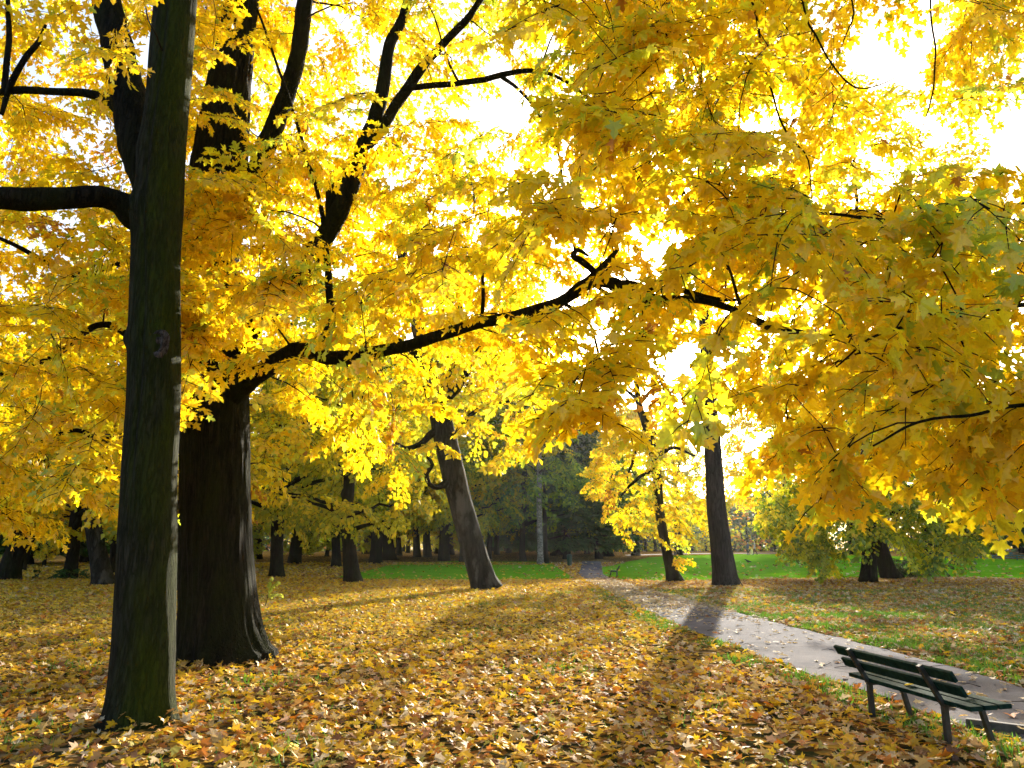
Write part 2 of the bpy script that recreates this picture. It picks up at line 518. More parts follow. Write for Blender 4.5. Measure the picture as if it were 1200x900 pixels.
# ------------------------------------------------------------------ world, sun, camera
world = bpy.data.worlds.new('World'); scene.world = world; world.use_nodes = True
wn = world.node_tree; bg = wn.nodes['Background']
sky = wn.nodes.new('ShaderNodeTexSky'); sky.sky_type = 'NISHITA'; sky.sun_disc = False
sky.sun_elevation = SUN_EL; sky.sun_rotation = SUN_AZ
sky.air_density = 1.0; sky.dust_density = 4.0; sky.ozone_density = 1.0
wn.links.new(sky.outputs[0], bg.inputs['Color']); bg.inputs['Strength'].default_value = 0.12
sun = bpy.data.lights.new('Sun', 'SUN'); sun.energy = 5.0; sun.angle = math.radians(.55); sun.color = (1.0, .91, .76)
so = bpy.data.objects.new('sun', sun); COL.objects.link(so)
sv = Vector((math.sin(SUN_AZ) * math.cos(SUN_EL), math.cos(SUN_AZ) * math.cos(SUN_EL), math.sin(SUN_EL)))
so.rotation_euler = (-sv).to_track_quat('-Z', 'Y').to_euler(); so.location = sv * 60
cam = bpy.data.cameras.new('Camera'); co = bpy.data.objects.new('camera', cam); COL.objects.link(co)
cam.sensor_width = 36; cam.lens = 36 * F / 1200; cam.clip_start = .05; cam.clip_end = 3000
co.location = (0, 0, EYE); co.rotation_euler = (math.radians(90) + PITCH, 0, 0)
scene.camera = co
vs = scene.view_settings
scene.display_settings.display_device = 'sRGB'
vs.view_transform = 'Standard'; vs.look = 'None'; vs.gamma = 1; vs.exposure = 1.75
cy = scene.cycles
cy.max_bounces = 10; cy.diffuse_bounces = 6; cy.glossy_bounces = 2; cy.transmission_bounces = 6; cy.volume_bounces = 1; cy.transparent_max_bounces = 4
cy.use_denoising = True
try: cy.denoiser = 'OPENIMAGEDENOISE'
except Exception: pass
cy.sample_clamp_indirect = 8

# ------------------------------------------------------------------ the setting: ground, lawns, path
def sheet(name, xs_of_row, rows, lift, mat, kind='structure', cols=2):
    mb = MB(); V = []; ff = []; tt = []
    for (y, x0, x1) in rows:
        for k in range(cols):
            x = x0 + (x1 - x0) * k / (cols - 1)
            V.append((x, y, gz(x, y) + lift))
    for r in range(len(rows) - 1):
        for k in range(cols - 1):
            ff += [r * cols + k, r * cols + k + 1, (r + 1) * cols + k + 1, (r + 1) * cols + k]; tt.append(4)
    mb.add(V, ff, tt)
    o = mb.build(name, mat); tag(o, kind=kind)
    return o

def ground_mat():
    m, nt, out = newmat('leaf_strewn_soil')
    v = texcoord(nt)
    vo = nt.nodes.new('ShaderNodeTexVoronoi'); vo.inputs['Scale'].default_value = 9.0
    nt.links.new(v, vo.inputs['Vector'])
    sp = nt.nodes.new('ShaderNodeSeparateColor'); nt.links.new(vo.outputs['Color'], sp.inputs[0])
    lf = ramp(nt, sp.outputs[0], [(0, (.10, .055, .02)), (.25, (.22, .12, .035)), (.45, (.36, .20, .04)), (.62, (.46, .28, .05)), (.8, (.30, .13, .03)), (.95, (.42, .30, .16))])
    soil = ramp(nt, noisetex(nt, v, 2.2, 6, .7), [(.35, (.030, .024, .014)), (.55, (.045, .045, .016)), (.75, (.05, .075, .018))])
    mk = ramp(nt, sp.outputs[1], [(.36, (0, 0, 0)), (.42, (1, 1, 1))])
    big = ramp(nt, noisetex(nt, v, .13, 4, .6), [(.3, (.55, .55, .55)), (.6, (1, 1, 1))])
    col = mixc(nt, mixc(nt, 1, mk, big, 'MULTIPLY'), soil, lf)
    b = nt.nodes.new('ShaderNodeBsdfDiffuse'); b.inputs['Roughness'].default_value = .6
    nt.links.new(col, b.inputs['Color'])
    bp = nt.nodes.new('ShaderNodeBump'); bp.inputs['Strength'].default_value = .9; bp.inputs['Distance'].default_value = .06
    nt.links.new(vo.outputs['Distance'], bp.inputs['Height']); nt.links.new(bp.outputs[0], b.inputs['Normal'])
    nt.links.new(b.outputs[0], out.inputs['Surface'])
    return m

def lawn_mat():
    m, nt, out = newmat('short_lawn_grass')
    v = texcoord(nt)
    n1 = noisetex(nt, v, .5, 5, .65); n2 = noisetex(nt, v, 30, 3, .8)
    col = ramp(nt, n1, [(.3, (.10, .29, .008)), (.55, (.135, .36, .010)), (.75, (.20, .37, .016))])
    col = mixc(nt, .7, col, ramp(nt, n2, [(.3, (.55, .6, .5)), (.7, (1.3, 1.25, 1.2))]), 'MULTIPLY')
    vo = nt.nodes.new('ShaderNodeTexVoronoi'); vo.inputs['Scale'].default_value = 2.2
    nt.links.new(v, vo.inputs['Vector'])
    col = mixc(nt, ramp(nt, vo.outputs['Distance'], [(.07, (1, 1, 1)), (.10, (0, 0, 0))]), col, (.5, .36, .06))
    d = nt.nodes.new('ShaderNodeBsdfDiffuse'); d.inputs['Roughness'].default_value = .4
    nt.links.new(col, d.inputs['Color'])
    bp = nt.nodes.new('ShaderNodeBump'); bp.inputs['Strength'].default_value = 1; bp.inputs['Distance'].default_value = .05
    nt.links.new(n2, bp.inputs['Height']); nt.links.new(bp.outputs[0], d.inputs['Normal'])
    nt.links.new(d.outputs[0], out.inputs['Surface'])
    return m

def asphalt_mat():
    m, nt, out = newmat('worn_asphalt')
    v = texcoord(nt)
    n1 = noisetex(nt, v, 1.1, 5, .6); n2 = noisetex(nt, v, 90, 3, .8)
    col = ramp(nt, n1, [(.3, (.085, .085, .102)), (.7, (.128, .124, .140))])
    col = mixc(nt, .6, col, ramp(nt, n2, [(.3, (.6, .6, .6)), (.7, (1.3, 1.3, 1.3))]), 'MULTIPLY')
    ed = nt.nodes.new('ShaderNodeTexVoronoi'); ed.feature = 'DISTANCE_TO_EDGE'; ed.inputs['Scale'].default_value = .55
    wv = nt.nodes.new('ShaderNodeMix'); wv.data_type = 'VECTOR'; wv.inputs[0].default_value = .12
    nn = nt.nodes.new('ShaderNodeTexNoise'); nn.inputs['Scale'].default_value = 3; nt.links.new(v, nn.inputs['Vector'])
    nt.links.new(v, wv.inputs[4]); nt.links.new(nn.outputs['Color'], wv.inputs[5]); nt.links.new(wv.outputs[1], ed.inputs['Vector'])
    col = mixc(nt, ramp(nt, ed.outputs['Distance'], [(.004, (.4, .4, .4)), (.012, (0, 0, 0))]), col, (.02, .02, .018))
    n4 = noisetex(nt, v, .35, 6, .7)
    col = mixc(nt, 1, col, ramp(nt, n4, [(.38, (.62, .60, .60)), (.5, (1, 1, 1)), (.66, (1.25, 1.2, 1.12))]), 'MULTIPLY')
    b = nt.nodes.new('ShaderNodeBsdfPrincipled'); b.inputs['Roughness'].default_value = .92; b.inputs['Specular IOR Level'].default_value = .022
    nt.links.new(col, b.inputs['Base Color'])
    bp = nt.nodes.new('ShaderNodeBump'); bp.inputs['Strength'].default_value = .5; bp.inputs['Distance'].default_value = .01
    nt.links.new(n2, bp.inputs['Height']); nt.links.new(bp.outputs[0], b.inputs['Normal'])
    nt.links.new(b.outputs[0], out.inputs['Surface'])
    return m

rows = [(y, -260, 260) for y in list(range(-40, 45, 5)) + list(range(45, 125, 1)) + [130, 150, 200, 300, 600]]
sheet('ground', None, rows, 0, ground_mat())

# path: left and right edge, given where they meet the ground in the photograph
path_l = [(1420, 962), (1200, 871), (1128, 850), (1010, 808), (945, 789), (850, 754), (790, 731), (735, 705), (700, 688), (676, 675), (680, 664), (682, 658)]
path_r = [(1420, 868), (1200, 806), (1130, 786), (1010, 754), (950, 740), (870, 720), (810, 704), (752, 690), (724, 681), (706, 674), (706, 664), (704, 658)]
PL = [ground(*p) for p in path_l]; PR = [ground(*p) for p in path_r]
PL, _ = catmull(PL, [1] * len(PL), 100); PR, _ = catmull(PR, [1] * len(PR), 100)
def densify(A, B, k=8):
    a, b = [], []
    for i in range(len(A) - 1):
        for j in range(k):
            t = j / k
            a.append(A[i].lerp(A[i + 1], t)); b.append(B[i].lerp(B[i + 1], t))
    a.append(A[-1]); b.append(B[-1]); return a, b
def smooth(L, n=14):
    for _ in range(n):
        L = [L[0]] + [(L[i - 1] + L[i] * 2 + L[i + 1]) / 4 for i in range(1, len(L) - 1)] + [L[-1]]
    return L
PLd, PRd = densify(PL, PR)
PLd, PRd = smooth(PLd), smooth(PRd)
for q in PLd + PRd:
    q.x += .10 * mnoise.noise(q * 1.3); q.y += .10 * mnoise.noise(q * 1.3 + Vector((9, 3, 0)))
mb = MB(); V = []; ff = []; tt = []; K = 6
for a, b in zip(PLd, PRd):
    for k in range(K + 1):
        p = a.lerp(b, k / K); V.append((p.x, p.y, gz(p.x, p.y) + .008 + .03 * (1 - (2 * k / K - 1) ** 2)))
for r in range(len(PLd) - 1):
    for k in range(K):
        i = r * (K + 1) + k; ff += [i, i + 1, i + K + 2, i + K + 1]; tt.append(4)
mb.add(V, ff, tt)
tag(mb.build('path', asphalt_mat(), smooth=True), kind='structure')
PATH_C = np.array([((a.x + b.x) / 2, (a.y + b.y) / 2) for a, b in zip(PLd, PRd)])
PATH_POLY = np.array([(p.x, p.y) for p in PLd] + [(p.x, p.y) for p in PRd[::-1]])
def path_sd(x, y):
    """signed distance to the path edge (negative on the path) and side (+1 right of it)"""
    sd = np.full(len(x), 1e9); inside = np.zeros(len(x), dtype=bool)
    n = len(PATH_POLY)
    for i in range(n):
        a = PATH_POLY[i]; b = PATH_POLY[(i + 1) % n]; d = b - a
        t = np.clip(((x - a[0]) * d[0] + (y - a[1]) * d[1]) / max(d @ d, 1e-9), 0, 1)
        sd = np.minimum(sd, np.hypot(x - a[0] - t * d[0], y - a[1] - t * d[1]))
        if a[1] != b[1]:
            c = ((a[1] > y) != (b[1] > y)) & (x < a[0] + (y - a[1]) / (b[1] - a[1]) * d[0])
            inside ^= c
    j = np.argsort(PATH_C[:, 1])
    xc = np.interp(y, PATH_C[j, 1], PATH_C[j, 0])
    return np.where(inside, -sd, sd), np.where(x > xc, 1, -1)

# lawns beyond the band of fallen leaves
def lawn_rows(pl, pr, y_near, y_far, x_left, x_right):
    pass
def lawn(name, near, far, x0, x1, lift, seed):
    """near/far: lists of (x, y) ground points"""
    nx, ny = 60, 24
    mb = MB(); V = []; ff = []; tt = []
    for i in range(nx + 1):
        x = x0 + (x1 - x0) * i / nx
        a = float(np.interp(x, [p[0] for p in near], [p[1] for p in near])) + 1.3 * mnoise.noise(Vector((x * .5, seed, 0))) + .6 * mnoise.noise(Vector((x * 1.9, seed, 4)))
        b = float(np.interp(x, [p[0] for p in far], [p[1] for p in far])) + 1.5 * mnoise.noise(Vector((x * .3, seed, 9)))
        for j in range(ny + 1):
            y = a + (b - a) * j / ny
            V.append((x, y, gz(x, y) + lift))
    for i in range(nx):
        for j in range(ny):
            q = i * (ny + 1) + j
            ff += [q, q + ny + 1, q + ny + 2, q + 1]; tt.append(4)
    mb.add(V, ff, tt)
    return tag(mb.build(name, M_LAWN), kind='structure')
M_LAWN = lawn_mat()
g2 = lambda px, py: tuple(ground(px, py))[:2]
def pathx(y): 
    j = np.argsort(PATH_C[:, 1]); return float(np.interp(y, PATH_C[j, 1], PATH_C[j, 0]))
lawn('lawn', [g2(380, 676), g2(430, 678), g2(560, 681), g2(674, 677)], [g2(380, 668), g2(430, 660), g2(560, 657), g2(674, 660)], g2(395, 676)[0], g2(671, 676)[0], .004, 3.0)
RL_near = [g2(712, 679), g2(760, 681), g2(800, 681), g2(900, 679), g2(1000, 678), g2(1100, 677), g2(1200, 679), g2(1400, 679)]
RL_far = [g2(712, 664), g2(760, 653), g2(840, 649.6), g2(930, 649.4), g2(1010, 651), g2(1210, 656), g2(1420, 656)]
lawn('lawn', RL_near, RL_far, g2(712, 676)[0], 60, .004, 8.0)

# the cross path behind the right lawn
mb = MB(); V = []; ff = []; tt = []
cp0 = [ground(x, y) for x, y in ((735, 651.2), (800, 649.4), (860, 648.7), (930, 648.6), (1000, 649.2))]
for p in cp0:
    for k in (0, 1): V.append((p.x, p.y + 2.6 * k, gz(p.x, p.y + 2.6 * k) + .012))
for r in range(len(cp0) - 1): ff += [2 * r, 2 * r + 2, 2 * r + 3, 2 * r + 1]; tt.append(4)
mb.add(V, ff, tt); tag(mb.build('cross_path', asphalt_mat()), kind='structure')

# ------------------------------------------------------------------ leaf litter and grass (nobody could count them)
PAL_LIT = ([(.60, .36, .03), (.50, .34, .12), (.58, .47, .30), (.70, .46, .015), (.52, .18, .015), (.20, .085, .03), (.36, .20, .06), (.38, .33, .06), (.48, .29, .17)],
           [.21, .15, .11, .22, .08, .09, .07, .04, .03])
PAL_LIT_Y = ([(.64, .44, .03), (.72, .50, .02), (.54, .38, .11), (.44, .37, .06), (.52, .22, .02), (.26, .12, .03)], [.27, .28, .18, .13, .08, .06])
PAL_LIT_B = ([(.40, .24, .07), (.48, .35, .18), (.26, .11, .04), (.60, .41, .04), (.54, .46, .32), (.46, .19, .03)], [.2, .23, .14, .18, .16, .09])

def in_lawn(x, y):
    n_l = np.interp(x, [p[0] for p in RL_near], [p[1] for p in RL_near]); f_l = np.interp(x, [p[0] for p in RL_far], [p[1] for p in RL_far])
    r = (y > n_l) & (y < f_l) & (x > g2(712, 676)[0])
    a = g2(395, 676)[0]; b = g2(671, 676)[0]
    l = (x > a) & (x < b) & (y > 44.0) & (y < 70)
    return r | l

def litter(mb, y0, y1, dens, size, templates, tilt, wedge=.80, xpad=1.5):
    area = wedge * (y1 ** 2 - y0 ** 2) + 2 * xpad * (y1 - y0)
    n = int(area * dens)
    y = np.sqrt(RNG.uniform(y0 ** 2, y1 ** 2, n)); x = RNG.uniform(-1, 1, n) * (wedge * y + xpad)
    sd, side = path_sd(x, y)
    keep = np.full(n, .93)
    right = (side > 0) & (x > 2)
    nz = np.array([mnoise.noise(Vector((a * .45, b * .45, 2.0))) for a, b in zip(x, y)])
    keep = np.where(right, np.clip(.76 + .75 * nz, .18, .95), np.clip(.86 + .62 * nz, .25, 1))
    # thin fringe along the path edges where grass shows
    keep = np.where((sd > 0) & (sd < .8) & (y < 24), keep * np.clip(.45 + .5 * nz, .1, 1), keep)
    onp = sd < 0
    far_cover = np.clip((y - 19) / 7, 0, 1) * np.clip((46 - y) / 2.5, 0, 1)
    keep = np.where(onp, .05 + .92 * far_cover * np.clip(.85 + .7 * nz, .4, 1), keep)
    keep = np.where(in_lawn(x, y), .035, keep)
    k = RNG.random(n) < keep
    x, y, right, onp, nz = x[k], y[k], right[k], onp[k], nz[k]; n = len(x)
    z = gz_np(y) + RNG.uniform(.006, .05, n) + np.where(onp, .03, 0)
    ang = RNG.uniform(0, 2 * np.pi, n)
    t = np.where(onp, tilt * .35, tilt)
    D = np.stack([np.cos(ang), np.sin(ang), RNG.normal(0, .28, n) * t / .4], -1)
    U = np.stack([RNG.normal(0, 1, n) * t, RNG.normal(0, 1, n) * t, np.ones(n)], -1)
    S = size * np.clip(RNG.normal(1, .25, n), .45, 1.6)
    z = z + np.abs(D[:, 2]) * S * .3
    for (tx, ty), tr in TRUNK_FEET:
        dd = np.maximum(np.hypot(x - tx, y - ty) - tr, 0)
        z = z + .13 * np.exp(-(dd / .16) ** 1.5) * (.4 + .6 * RNG.random(n))
    C = pal_pick(PAL_LIT, n)
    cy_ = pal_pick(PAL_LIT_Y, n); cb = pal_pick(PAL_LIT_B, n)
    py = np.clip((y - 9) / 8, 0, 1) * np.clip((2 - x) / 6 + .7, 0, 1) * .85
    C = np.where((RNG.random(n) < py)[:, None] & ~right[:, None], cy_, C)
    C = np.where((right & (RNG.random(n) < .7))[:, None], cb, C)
    C = np.where(onp[:, None] & (RNG.random(n) < .85)[:, None], C * .35 + np.array([[.31, .265, .19]]), C)
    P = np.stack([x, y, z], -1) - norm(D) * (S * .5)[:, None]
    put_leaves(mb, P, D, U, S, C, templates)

TRUNK_FEET = [(tuple(ground(163, 846))[:2], .33), (tuple(ground(258, 774))[:2], .62)]
lit = MB()
litter(lit, 2.2, 11, 170, .093, T_HIGH, .42)
litter(lit, 11, 24, 120, .108, T_MID, .40)
litter(lit, 24, 48, 85, .15, T_MID, .38, .75, 3)
litter(lit, 48, 75, 16, .24, T_LOW, .4, .75, 3)
# fallen twigs among the leaves
for k in range(420):
    ty = math.sqrt(RNG.uniform(3 ** 2, 22 ** 2)); tx = RNG.uniform(-.78, .78) * ty; a = RNG.uniform(0, 6.28); L = RNG.uniform(.12, .5)
    q = [Vector((tx, ty, .035)), Vector((tx + L * .5 * math.cos(a), ty + L * .5 * math.sin(a), .05 + RNG.uniform(0, .02))), Vector((tx + L * math.cos(a + .3), ty + L * math.sin(a + .3), .04))]
    lit.tube(q, [.005, .004, .002], 4, 1, cap=False)
tag(lit.build('fallen_leaves', [M_LITTER, M_TWIG]), kind='stuff')

def grass():
    n = 420000
    y = np.sqrt(RNG.uniform(4.0 ** 2, 34 ** 2, n)); x = RNG.uniform(-.8, .8, n) * y
    sd, side = path_sd(x, y)
    nz = np.array([mnoise.noise(Vector((a * .7, b * .7, 7.0))) for a, b in zip(x, y)])
    right = (side > 0) & (x > 2)
    keep = np.where(right, np.clip(.5 + 1.5 * nz, .06, 1), np.clip(-.10 + .8 * nz, 0.01, .4))
    keep = np.where((sd > 0) & (sd < .75), np.clip(.55 + 1.6 * nz, 0, 1), keep)
    keep = np.where(sd < .02, 0, keep)
    k = RNG.random(n) < keep
    x, y = x[k], y[k]; n = len(x)
    h = RNG.uniform(.04, .11, n); a = RNG.uniform(0, 2 * np.pi, n); w = RNG.uniform(.004, .008, n) * (1 + y / 18)
    z = gz_np(y)
    b0 = np.stack([x - w * np.cos(a), y - w * np.sin(a), z], -1); b1 = np.stack([x + w * np.cos(a), y + w * np.sin(a), z], -1)
    tp = np.stack([x + RNG.normal(0, .035, n), y + RNG.normal(0, .035, n), z + h], -1)
    V = np.stack([b0, b1, tp], 1).reshape(-1, 3)
    c = np.array([[.08, .22, .012]]) * RNG.uniform(.6, 1.5, (n, 1)) + RNG.uniform(0, .05, (n, 1)) * np.array([[1, .6, 0]])
    g = MB(); g.add(V, np.arange(3 * n), np.full(n, 3), 0, c)
    tag(g.build('grass', M_GRASS), kind='stuff')
grass()

# ------------------------------------------------------------------ benches
M_SLAT = plain_mat('dark_green_painted_slat', (.010, .030, .024), .9, .5, 18, .03, .2)
M_IRON = plain_mat('dark_painted_iron', (.022, .027, .028), .5, .4, 25, .5, .2)
M_SLAT_BLUE = plain_mat('blue_green_painted_slat', (.03, .12, .12), .5, .3, 18, .5, .2)
def T(x, y, z, rx=0, ry=0, rz=0):
    return Matrix.Translation((x, y, z)) @ Matrix.Rotation(rz, 4, 'Z') @ Matrix.Rotation(ry, 4, 'Y') @ Matrix.Rotation(rx, 4, 'X')
def bar(mb, p, q, w, t, mat=0):
    """rectangular bar between two points in the local YZ plane, w wide in X"""
    p, q = Vector(p), Vector(q); d = q - p
    a = math.atan2(d.z, d.y)
    mb.box((w, d.length, t), Matrix.Translation((p + q) / 2) @ Matrix.Rotation(a, 4, 'X'), mat, .004)
def make_bench(length, span, slat_mat):
    root = empty('park_bench', (0, 0, 0))
    L = length
    for i, y in enumerate((.045, .19, .335)):
        m = MB(); m.box((L, .125, .042), T(0, y, .405 - .012 * (2 - i) * .6, math.radians(2)), 0, .007); m.build('seat_slat', slat_mat, root)
    for (y, z) in ((-.085, .535), (-.165, .665)):
        m = MB(); m.box((L, .036, .10), T(0, y + .026, z, math.radians(30)), 0, .007); m.build('back_slat', slat_mat, root)
    for sx in (-1, 1):
        x = sx * span / 2
        m = MB(); bar(m, (x, -.005, -.03), (x, .0, .36), .05, .05); bar(m, (x, .0, .342), (x, -.215, .715), .05, .042); m.build('rear_leg', M_IRON, root)
        m = MB(); bar(m, (x, .46, -.03), (x, .36, .372), .05, .042); m.build('front_leg', M_IRON, root)
        m = MB(); bar(m, (x, -.02, .352), (x, .385, .370), .046, .036); m.build('seat_bar', M_IRON, root)
        for (y, z) in ((-.085, .535), (-.165, .665)):
            m = MB(); m.box((.018, .016, .018), T(x, y - .040, z - .022, math.radians(30)), 0, .004); m.build('bolt', M_IRON, root)
    return root
def copy_tree(o, parent=None):
    c = o.copy(); COL.objects.link(c)
    if parent is not None: c.parent = parent
    for ch in list(o.children): copy_tree(ch, c)
    return c
A = ground(1023, 841); B = ground(1112.5, 874)
u = B - A
bench = make_bench(u.length * 1.62, u.length, M_SLAT)
bench.location = ((A + B) / 2 + Vector((0, 0, .0)))
bench.rotation_euler = (0, 0, math.atan2(u.y, u.x))
tag(bench, 'dark green slatted park bench standing in fallen leaves beside the path, nearest the camera', 'bench', 'park benches along the paths')
b2 = copy_tree(bench); p = ground(723, 676.5); b2.location = p; b2.rotation_euler = (0, 0, math.radians(80))
b2['label'] = 'small far bench seen end on, on the lawn right of the far path end'
bb = make_bench(1.9, 1.2, M_SLAT_BLUE); p = ground(1196, 656); bb.location = (p.x, p.y + 2.5, gz(0, p.y + 2.5)); bb.rotation_euler = (0, 0, math.radians(180))
tag(bb, 'blue green bench far across the lawn at the right edge of the photo', 'bench', 'park benches along the paths')
b3 = copy_tree(bb); p = ground(1148, 656); b3.location = (p.x, p.y + 2.5, gz(0, p.y + 2.5))
b3['label'] = 'blue green bench far across the lawn, just left of the rusty tree'

# loose yellow leaves lying on the bench seat
def single_leaf(loc, size, rz, col, label):
    m = MB(); put_leaves(m, [(0, -.5 * size, 0)], [(0, 1, .05)], [(0.1, 0, 1)], [size], [col], T_HIGH)
    o = m.build('fallen_leaf', M_LITTER); o.location = loc; o.rotation_euler = (0, 0, rz)
    return tag(o, label, 'leaf', 'leaves lying on the bench')
Mb = Matrix.Translation(bench.location) @ Matrix.Rotation(bench.rotation_euler.z, 4, 'Z')
single_leaf(Mb @ Vector((-.05, .10, .445)), .12, .5, (.62, .46, .04), 'pale yellow leaf lying at the middle of the near bench seat')
single_leaf(Mb @ Vector((.62, .20, .445)), .12, 2.0, (.66, .40, .02), 'yellow leaf lying on the front end of the near bench seat')

single_leaf(Mb @ Vector((-.52, .31, .445)), .10, 4.1, (.55, .44, .24), 'pale tan leaf lying near the far end of the near bench seat')

# low kerb stone by the bench
p = ground(1200, 861); q = ground(1146, 854)
m = MB(); d = q - p
m.box((.08, d.length * 1.5, .12), Matrix.Translation(((p + q) / 2) + Vector((.0, 0, .03))) @ Matrix.Rotation(math.atan2(d.y, d.x) - math.pi / 2, 4, 'Z'), 0, .012)
o = m.build('kerb_stone', plain_mat('dark_kerb_concrete', (.09, .085, .085), .9, .35, 12)); 
tag(o, 'dark kerb stone at the path edge by the front leg of the near bench', 'kerb')

# ------------------------------------------------------------------ litter bin
M_BIN = plain_mat('green_bin_metal', (.02, .06, .045), .5, .3, 12)
p = ground(667.5, 663.5)
root = empty('litter_bin', p)
tag(root, 'green litter bin standing at the left edge of the path near the conifer', 'litter bin')
def lathe(prof, sides=20):
    mb = MB(); V = []; ff = []; tt = []
    for r, z in prof:
        for k in range(sides): V.append((r * math.cos(2 * math.pi * k / sides), r * math.sin(2 * math.pi * k / sides), z))
    for i in range(len(prof) - 1):
        for k in range(sides):
            k2 = (k + 1) % sides
            ff += [i * sides + k, i * sides + k2, (i + 1) * sides + k2, (i + 1) * sides + k]; tt.append(4)
    mb.add(V, ff, tt); return mb
lathe([(0, .06), (.17, .06), (.20, .10), (.235, .86), (.25, .88), (.25, .91), (.22, .91), (.21, .8)]).build('bin_body', M_BIN, root, smooth=False)
lathe([(.255, .93), (.255, .96), (.2, 1.02), (.1, 1.05), (0, 1.06)]).build('bin_lid', M_BIN, root, smooth=True)
m = MB(); m.box((.08, .08, .95), T(0, .28, .47), 0, .01); m.build('bin_post', M_IRON, root)

# ------------------------------------------------------------------ low fence at the right
p = ground(1108, 656.5); q = ground(1420, 657)
root = empty('low_fence', p)
tag(root, 'low blue green rail fence along the far edge of the right lawn', 'fence')
M_RAIL = plain_mat('blue_green_fence_paint', (.04, .11, .10), .6, .3, 10)
d = q - p; npost = 12
for k in range(npost):
    t = k / (npost - 1); m = MB(); m.box((.09, .09, .6), Matrix.Translation((d.x * t, d.y * t, .27)), 0, .01); m.build('post', M_RAIL, root)
for z in (.28, .50):
    m = MB(); m.box((d.length, .05, .09), Matrix.Translation((d.x / 2, d.y / 2 - .075, z)) @ Matrix.Rotation(math.atan2(d.y, d.x), 4, 'Z'), 0, .01); m.build('rail', M_RAIL, root)
# ------------------------------------------------------------------ trees near the camera
# --- near tree with smooth mossy bark
nb = ground(163, 846); YN = nb.y
t_near = empty('broadleaf_tree', nb)
tag(t_near, 'mossy green grey trunk nearest the camera, with a healed knot and a bare side limb', 'tree')
spec = [(161, 853, YN, 104), (163, 838, YN, 90), (165, 810, YN, 82), (168, 760, YN, 78), (170, 700, YN, 75), (173, 620, YN, 71), (175, 550, YN, 67), (180, 470, YN, 64), (181, 400, YN, 62),
        (182, 320, YN, 61), (185, 250, YN, 61), (192, 170, YN, 55), (198, 100, YN, 53), (206, 0, YN, 52), (216, -120, YN, 46), (222, -260, YN, 38)]
pts, rad = px_limb(spec, .04)
rad = [q * .89 for q in rad]
pts = [pts[0] - Vector((0, 0, .25))] + pts; rad = [rad[0] * 1.06] + rad
dfn = trunk_disp(2.3, .035, .22, .10, 4, 9, .02)
bul = [(at(152, 398, YN - .05), .20, .10, .05), (at(157, 246, YN - .05), .28, .22, .07), (at(186, 400, YN - .3), .22, .28, .035), (at(160, 175, YN - .1), .25, .3, .04), (at(178, 262, YN - .3), .1, .1, .03)]
def near_disp(r, a, i, p, d):
    q = dfn(r, a, i, p, d)
    w = p + d * r
    for c, sx, sz, amp in bul:
        e = w - c
        q += amp * math.exp(-((e.x ** 2 + e.y ** 2) / sx ** 2 + e.z ** 2 / sz ** 2))
    # old seam running down the face of the trunk
    if p.z > 2.3 and d.y < 0:
        sx = -.02 + .03 * math.sin(p.z * 1.7)
        q -= .022 * math.exp(-((w.x - p.x - sx) / .018) ** 2) * min(1, (p.z - 2.3) / .5)
        q += .010 * math.exp(-((w.x - p.x - sx - .05) / .03) ** 2) * min(1, (p.z - 2.3) / .5)
    return q
m = MB(); m.tube(pts, rad, 72, 0, True, near_disp); m.build('trunk', M_BARK_NEAR, t_near, True, nb)
# healed branch scar
m = MB(); V = []; ff = []; tt = []; nr_, ns_ = 14, 40
cs = at(185, 398, YN - .262)
for i in range(nr_):
    r = .15 * i / (nr_ - 1)
    for k in range(ns_):
        a = 2 * math.pi * k / ns_
        rr = r * (1 + .10 * mnoise.noise(Vector((math.cos(a) * 2, math.sin(a) * 2, 3))))
        h = .055 * math.exp(-((r - .0) / .034) ** 2) + .052 * math.exp(-((r - .095) / .028) ** 2) - .03 * (r / .15) ** 3 + .006 * mnoise.noise(Vector((math.cos(a) * r * 60, math.sin(a) * r * 60, 1)))
        V.append((cs.x + rr * .72 * math.cos(a), cs.y - h + .02 + .6 * (rr * math.cos(a)) ** 2, cs.z + rr * (1.0 if math.sin(a) > 0 else 1.9) * math.sin(a)))
for i in range(nr_ - 1):
    for k in range(ns_):
        k2 = (k + 1) % ns_; ff += [i * ns_ + k, i * ns_ + k2, (i + 1) * ns_ + k2, (i + 1) * ns_ + k]; tt.append(4)
m.add(V, ff, tt)
o = m.build('branch_scar', bark_mat('scar_bark', (.02, .018, .018), (.11, .10, .10), None, 0, .6, 14, .6, .02), t_near, True, nb); o['label'] = 'healed grey branch scar on the face of the trunk'
skC = Skeleton(); skC.add(pts[len(pts) // 2:], rad[len(rad) // 2:])
def limb(spec, root, base, skel, step=.18, sides=10, mat=None, seed=0, wob=.03, extend=None):
    P, R_ = px_limb(spec, step)
    P = wobble(P, wob, seed + 3.3)
    m = MB(); m.tube(P, R_, sides, 0, True, limb_disp(seed))
    o = m.build('limb', mat or M_BARK_OLD, root, True, base)
    if skel is not None: skel.add(P, R_)
    return P, R_
Y = YN
limb([(178, 262, Y, 40), (158, 250, Y - .05, 36), (140, 237, Y - .15, 28), (118, 231, Y - .3, 26), (85, 231, Y - .5, 26), (40, 234, Y - .7, 26), (0, 232, Y - .9, 26), (-80, 226, Y - 1.2, 22), (-200, 200, Y - 1.6, 12)], t_near, nb, skC, .1, 18, M_BARK_OLD, 1, .015)
limb([(182, 235, Y + .08, 40), (168, 192, Y + .2, 42), (152, 120, Y + .3, 42), (136, 50, Y + .35, 34), (125, 0, Y + .4, 30), (108, -80, Y + .5, 24), (90, -200, Y + .6, 14)], t_near, nb, skC, .1, 18, M_BARK_OLD, 2, .015)
